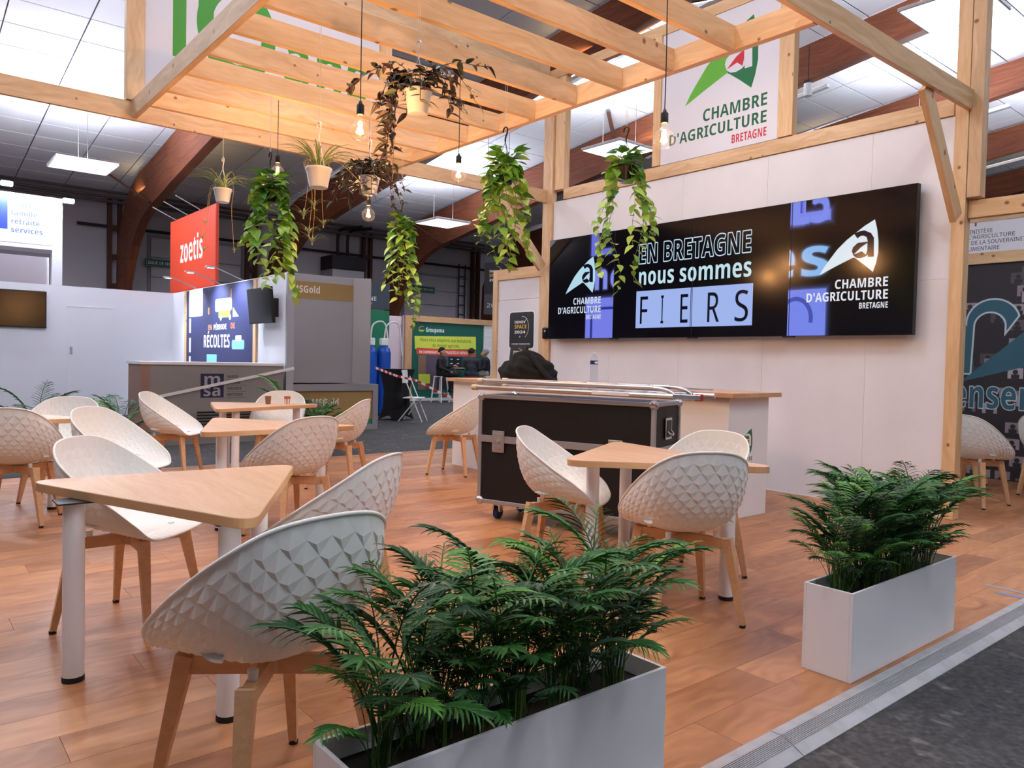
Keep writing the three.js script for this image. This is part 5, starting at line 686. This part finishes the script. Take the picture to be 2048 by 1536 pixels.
  print(gp, 'backdrop_print', 2.84, 2.42, canvasTex(852, 726, (g, W, H) => { g.fillStyle = '#0b5d4c'; g.fillRect(0, 0, W, H); g.fillStyle = '#a7c93a'; g.beginPath(); g.ellipse(112, 78, 34, 20, 0, 0, PI); g.fill(); g.strokeStyle = '#c87a6a'; g.lineWidth = 9; g.beginPath(); g.arc(118, 82, 36, 3.4, 5.2); g.stroke(); fitText(g, 'Groupama', 160, 96, 215, 40, { color: '#fff' }); poly(g, [[36, 140], [758, 122], [764, 250], [44, 262]], '#d6e552'); fitText(g, 'Nous nous adaptons aux évolutions', 100, 186, 600, 32, { color: '#37451e', weight: 'normal' }); fitText(g, 'du monde agricole,', 240, 238, 320, 32, { color: '#37451e', weight: 'normal' }); poly(g, [[60, 250], [764, 262], [762, 328], [62, 310]], '#e2492e'); fitText(g, 'EN COMPRENANT LES COMPLEXITÉS DE VOTRE MÉTIER', 92, 302, 640, 28, { color: '#fff' }); g.fillStyle = '#8a6a58'; g.fillRect(84, 318, 200, 330); g.fillStyle = '#5c5160'; g.fillRect(170, 318, 250, 330); g.fillStyle = '#0f1322'; g.fillRect(430, 330, 160, 130); g.fillStyle = '#eef'; for (let i = 0; i < 6; i++) g.fillRect(452 + (i % 2) * 78, 348 + Math.floor(i / 2) * 42, 30, 7); g.fillStyle = '#2c2f33'; g.fillRect(300, 470, 290, 178); rrect(g, 90, 500, 130, 90, 2, '#d6e552'); }), [0.006, 1.3, -14.22], PI / 2);
  const stool = (x, z, mat, label) => { const o = thing('metal_stool', label, 'stool', [x, HALL_Y, z], 0.3, 'metal stools'); part(o, 'seat', bx(0.32, 0.03, 0.32, 0, 0.79, 0, 0.012), mat); for (const [a, b] of [[1, 1], [1, -1], [-1, 1], [-1, -1]]) part(o, 'leg', rod([a * 0.2, 0, b * 0.2], [a * 0.13, 0.78, b * 0.13], 0.022, 0.028), mat); part(o, 'ring', [[1, 1, 1, -1], [1, -1, -1, -1], [-1, -1, -1, 1], [-1, 1, 1, 1]].map(([a, b, c, d]) => rod([a * 0.175, 0.28, b * 0.175], [c * 0.175, 0.28, d * 0.175], 0.01)), mat); };
  stool(-19.6, -13.33, M.white, 'white metal stool under the bearded person'); stool(-19.5, -14.42, M.red, 'red metal stool under the person seen from behind'); stool(-20.0, -15.4, M.white, 'white metal stool under the person in a dark jacket');
  const ht = thing('bar_table', 'round high table between the seated people', 'table', [-19.75, HALL_Y, -13.98]); part(ht, 'top', cyl(0.32, 0.32, 0.025, 0, 1.05, 0, 28), M.countertop); part(ht, 'pole', cyl(0.03, 0.03, 1.05, 0, 0, 0, 14), M.alu); part(ht, 'base', cyl(0.24, 0.2, 0.03, 0, 0, 0, 24), M.alu);
  // ministry partition past the tall post
  const mp = thing('ministry_partition', 'partition with ministry sign and photo collage past the tall post', 'partition', [-3.0, 0, -10.34]); part(mp, 'board', span(-1.3, 2.4, 0, 3.12, -0.08, 0), M.black); part(mp, 'sign_board', span(-1.3, 2.4, 2.735, 3.11, 0, 0.03), M.white); part(mp, 'wood_rail', span(-1.3, 2.4, 2.6, 2.735, 0, 0.04), M.pine); part(mp, 'wood_rail', span(-1.3, 2.4, 3.11, 3.2, -0.05, 0.04), M.pine2);
  print(mp, 'sign_print', 1.1, 0.37, canvasTex(660, 222, (g) => { g.fillStyle = '#e2e2e8'; g.fillRect(0, 0, 660, 222); const X = (x) => (x + 4.15) * 600, Y = (y) => (3.108 - y) * 600; g.fillStyle = '#b8323c'; g.fillRect(X(-3.66), 0, 12, 26); [['MINISTÈRE', -3.77, -3.46, 2.975], ["DE L'AGRICULTURE", -3.84, -3.22, 2.91], ['ET DE LA SOUVERAINETÉ', -3.78, -3.07, 2.84], ['ALIMENTAIRE', -3.77, -3.38, 2.765]].forEach(([t, a, b, y]) => fitText(g, t, X(a), Y(y), (b - a) * 600, 29, { color: '#1c1c2c', weight: 'normal' })); }), [-0.6, 2.922, 0.033]);
  print(mp, 'photo_collage', 3.6, 2.58, canvasTex(1024, 734, (g, W, H) => { g.fillStyle = '#2a2428'; g.fillRect(0, 0, W, H); for (let i = 0; i < 130; i++) { const x = hash2(i, 1) * W, y = hash2(i, 2) * H, v = 60 + hash2(i, 3) * 120; g.fillStyle = `rgb(${v},${v * 0.93},${v * 0.95})`; g.fillRect(x, y, 46, 36); g.fillStyle = '#2b2629'; g.beginPath(); g.arc(x + 23, y + 14, 8, 0, 7); g.fill(); g.fillRect(x + 11, y + 22, 24, 14); } const s = W / 3.6, X = (x) => (x + 4.25) * s, Y = (y) => (2.58 - y) * s; g.lineWidth = 6; g.strokeStyle = '#c9d6dc'; g.fillStyle = '#2f6070'; g.beginPath(); g.moveTo(X(-3.74), Y(1.25)); g.lineTo(X(-3.74), Y(1.9)); g.arc(X(-3.43), Y(1.87), 0.29 * s, PI, 6.0); g.lineTo(X(-3.29), Y(1.74)); g.arc(X(-3.46), Y(1.83), 0.17 * s, 0, PI, true); g.lineTo(X(-3.65), Y(1.25)); g.closePath(); g.fill(); g.stroke(); poly(g, [[X(-3.76), Y(1.15)], [X(-3.0), Y(1.85)], [X(-2.9), Y(1.4)]], '#2f6070'); fitText(g, 'ensemble', X(-3.86), Y(0.84), 1.5 * s, 0.26 * s, { color: '#2f6070', stroke: { w: 7, c: '#c9d6dc' }, cap: 0.56 }); }), [0.55, 1.3, 0.006]);
}
// ---------- seated people ----------
function body(bones, c, S, res, k) { const mc = new MarchingCubes(res, new THREE.MeshStandardMaterial(), false, false, 60000), h = res / 2, p = new THREE.Vector3(), cap = (b, q) => { const ax = b[0], ay = b[1], az = b[2], dx = b[3] - ax, dy = b[4] - ay, dz = b[5] - az, t = clamp(((q.x - ax) * dx + (q.y - ay) * dy + (q.z - az) * dz) / (dx * dx + dy * dy + dz * dz + 1e-9)); return Math.hypot(q.x - ax - dx * t, q.y - ay - dy * t, q.z - az - dz * t) - lerp(b[6], b[7], t); };
  for (let z = 0; z < res; z++) for (let y = 0; y < res; y++) for (let x = 0; x < res; x++) { p.set(c[0] + (x - h) / h * S / 2, c[1] + (y - h) / h * S / 2, c[2] + (z - h) / h * S / 2); let d = 9; for (const b of bones) { const e = cap(b, p), m = Math.max(k - Math.abs(d - e), 0) / k; d = Math.min(d, e) - m * m * k / 4; } mc.field[x + y * res + z * res * res] = -d; }
  mc.isolation = 0; mc.update(); const n = mc.count, P = new Float32Array(n * 3), C = new Float32Array(n * 3), col = new THREE.Color(); for (let i = 0; i < n; i++) { p.set(c[0] + mc.positionArray[3 * i] * S / 2, c[1] + mc.positionArray[3 * i + 1] * S / 2, c[2] + mc.positionArray[3 * i + 2] * S / 2); P.set([p.x, p.y, p.z], 3 * i); let bd = 9, bi = 0; bones.forEach((b, j) => { const e = cap(b, p); if (e < bd) { bd = e; bi = j; } }); col.set(bones[bi][8]); C.set([col.r, col.g, col.b], 3 * i); }
  const g = new THREE.BufferGeometry(); g.setAttribute('position', new THREE.BufferAttribute(P, 3)); g.setAttribute('color', new THREE.BufferAttribute(C, 3)); g.computeVertexNormals(); return g; }
function person(label, x, z, ry, top, leg, hair, reach) {
  const skin = 0xb98a70, o = thing('person', label, 'person', [x, HALL_Y, z], ry, 'people on stools'), B = [[0, 0.88, 0, 0, 1.1, 0.02, 0.14, 0.15, top], [-0.12, 1.3, 0, 0.12, 1.3, 0, 0.09, 0.09, top], [0, 1.1, 0.02, 0, 1.28, 0.02, 0.16, 0.15, top], [0, 1.38, 0.02, 0, 1.46, 0.04, 0.055, 0.055, skin], [0, 1.55, 0.05, 0, 1.6, 0.04, 0.095, 0.1, skin], [0, 1.49, 0.09, 0, 1.51, 0.1, 0.06, 0.06, skin], [0, 1.55, 0.145, 0, 1.53, 0.165, 0.014, 0.018, skin], [-0.105, 1.55, 0.04, -0.105, 1.53, 0.04, 0.022, 0.018, skin], [0.105, 1.55, 0.04, 0.105, 1.53, 0.04, 0.022, 0.018, skin]], hands = [];
  for (const s of [-1, 1]) { const r = s < 0 ? reach[0] : reach[1]; B.push([s * 0.1, 0.88, 0, s * 0.14, 0.87, 0.44, 0.1, 0.075, leg], [s * 0.14, 0.87, 0.44, s * 0.13, 0.42, 0.34, 0.07, 0.048, leg], [s * 0.13, 0.36, 0.31, s * 0.14, 0.345, 0.5, 0.045, 0.04, 0x141414], [s * 0.2, 1.3, 0, s * 0.26, 1.06, 0.06, 0.062, 0.05, top], [s * 0.26, 1.06, 0.06, r[0], r[1], r[2], 0.048, 0.034, top]); const d = V3(r[0] - s * 0.26, r[1] - 1.06, r[2] - 0.06).normalize(), sd = new THREE.Vector3().crossVectors(d, V3(0, 1, 0)).normalize(), H = [], at = (a, b, q) => V3(...r).addScaledVector(d, a).addScaledVector(sd, b).add(V3(0, q, 0)); const P2 = (u, v, ra, rb) => H.push([u.x, u.y, u.z, v.x, v.y, v.z, ra, rb, skin]); P2(at(-0.02, 0, 0), at(0.07, 0, 0), 0.03, 0.034); [[-0.03, 0.06], [-0.01, 0.075], [0.01, 0.07], [0.03, 0.055]].forEach(([q, l]) => { P2(at(0.07, q, 0), at(0.07 + l * 0.55, q, -0.01), 0.0095, 0.009); P2(at(0.07 + l * 0.55, q, -0.01), at(0.07 + l, q, -0.035), 0.009, 0.008); }); P2(at(0.02, -s * 0.03, 0), at(0.06, -s * 0.062, -0.01), 0.011, 0.009); hands.push(body(H, [r[0] + d.x * 0.05, r[1] + d.y * 0.05, r[2] + d.z * 0.05], 0.26, 44, 0.01)); }
  part(o, 'body', mergeGeometries([body(B, [0, 0.98, 0.12], 1.5, 84, 0.05), ...hands]), std({ vertexColors: true, roughness: 0.8 }));
  if (hair) { const h = part(o, 'hair', new THREE.SphereGeometry(0.112, 22, 14, 0, 6.3, 0, 1.75), plain(hair, 0.9)); h.position.set(0, 1.6, 0.025); h.rotation.x = -0.45; h.scale.set(1, 0.95, 1.05); }
}
person('bearded person in black sitting on the white stool', -19.6, -13.33, 2.3, 0x161415, 0x0e0e10, 0x120f0e, [[-0.16, 0.95, 0.34], [0.18, 1.12, 0.36]]);
person('person in a dark work jacket seen from behind on the red stool', -19.5, -14.42, -2.3, 0x2c2f3a, 0x2a3450, 0x1a1412, [[-0.14, 1.12, 0.36], [0.16, 1.12, 0.36]]);
person('grey-haired person in a dark suit jacket leaning from a stool', -20.0, -15.4, -0.7, 0x14161e, 0x9a8f80, 0x8a8480, [[-0.15, 0.95, 0.36], [0.16, 0.95, 0.36]]);

scene.traverse((o) => { if (o.isMesh) { o.castShadow = true; o.receiveShadow = true; } if (o.isSpotLight || o.isPointLight) { o.castShadow = true; o.shadow.mapSize.set(1024, 1024); } });
renderer.render(scene, camera);
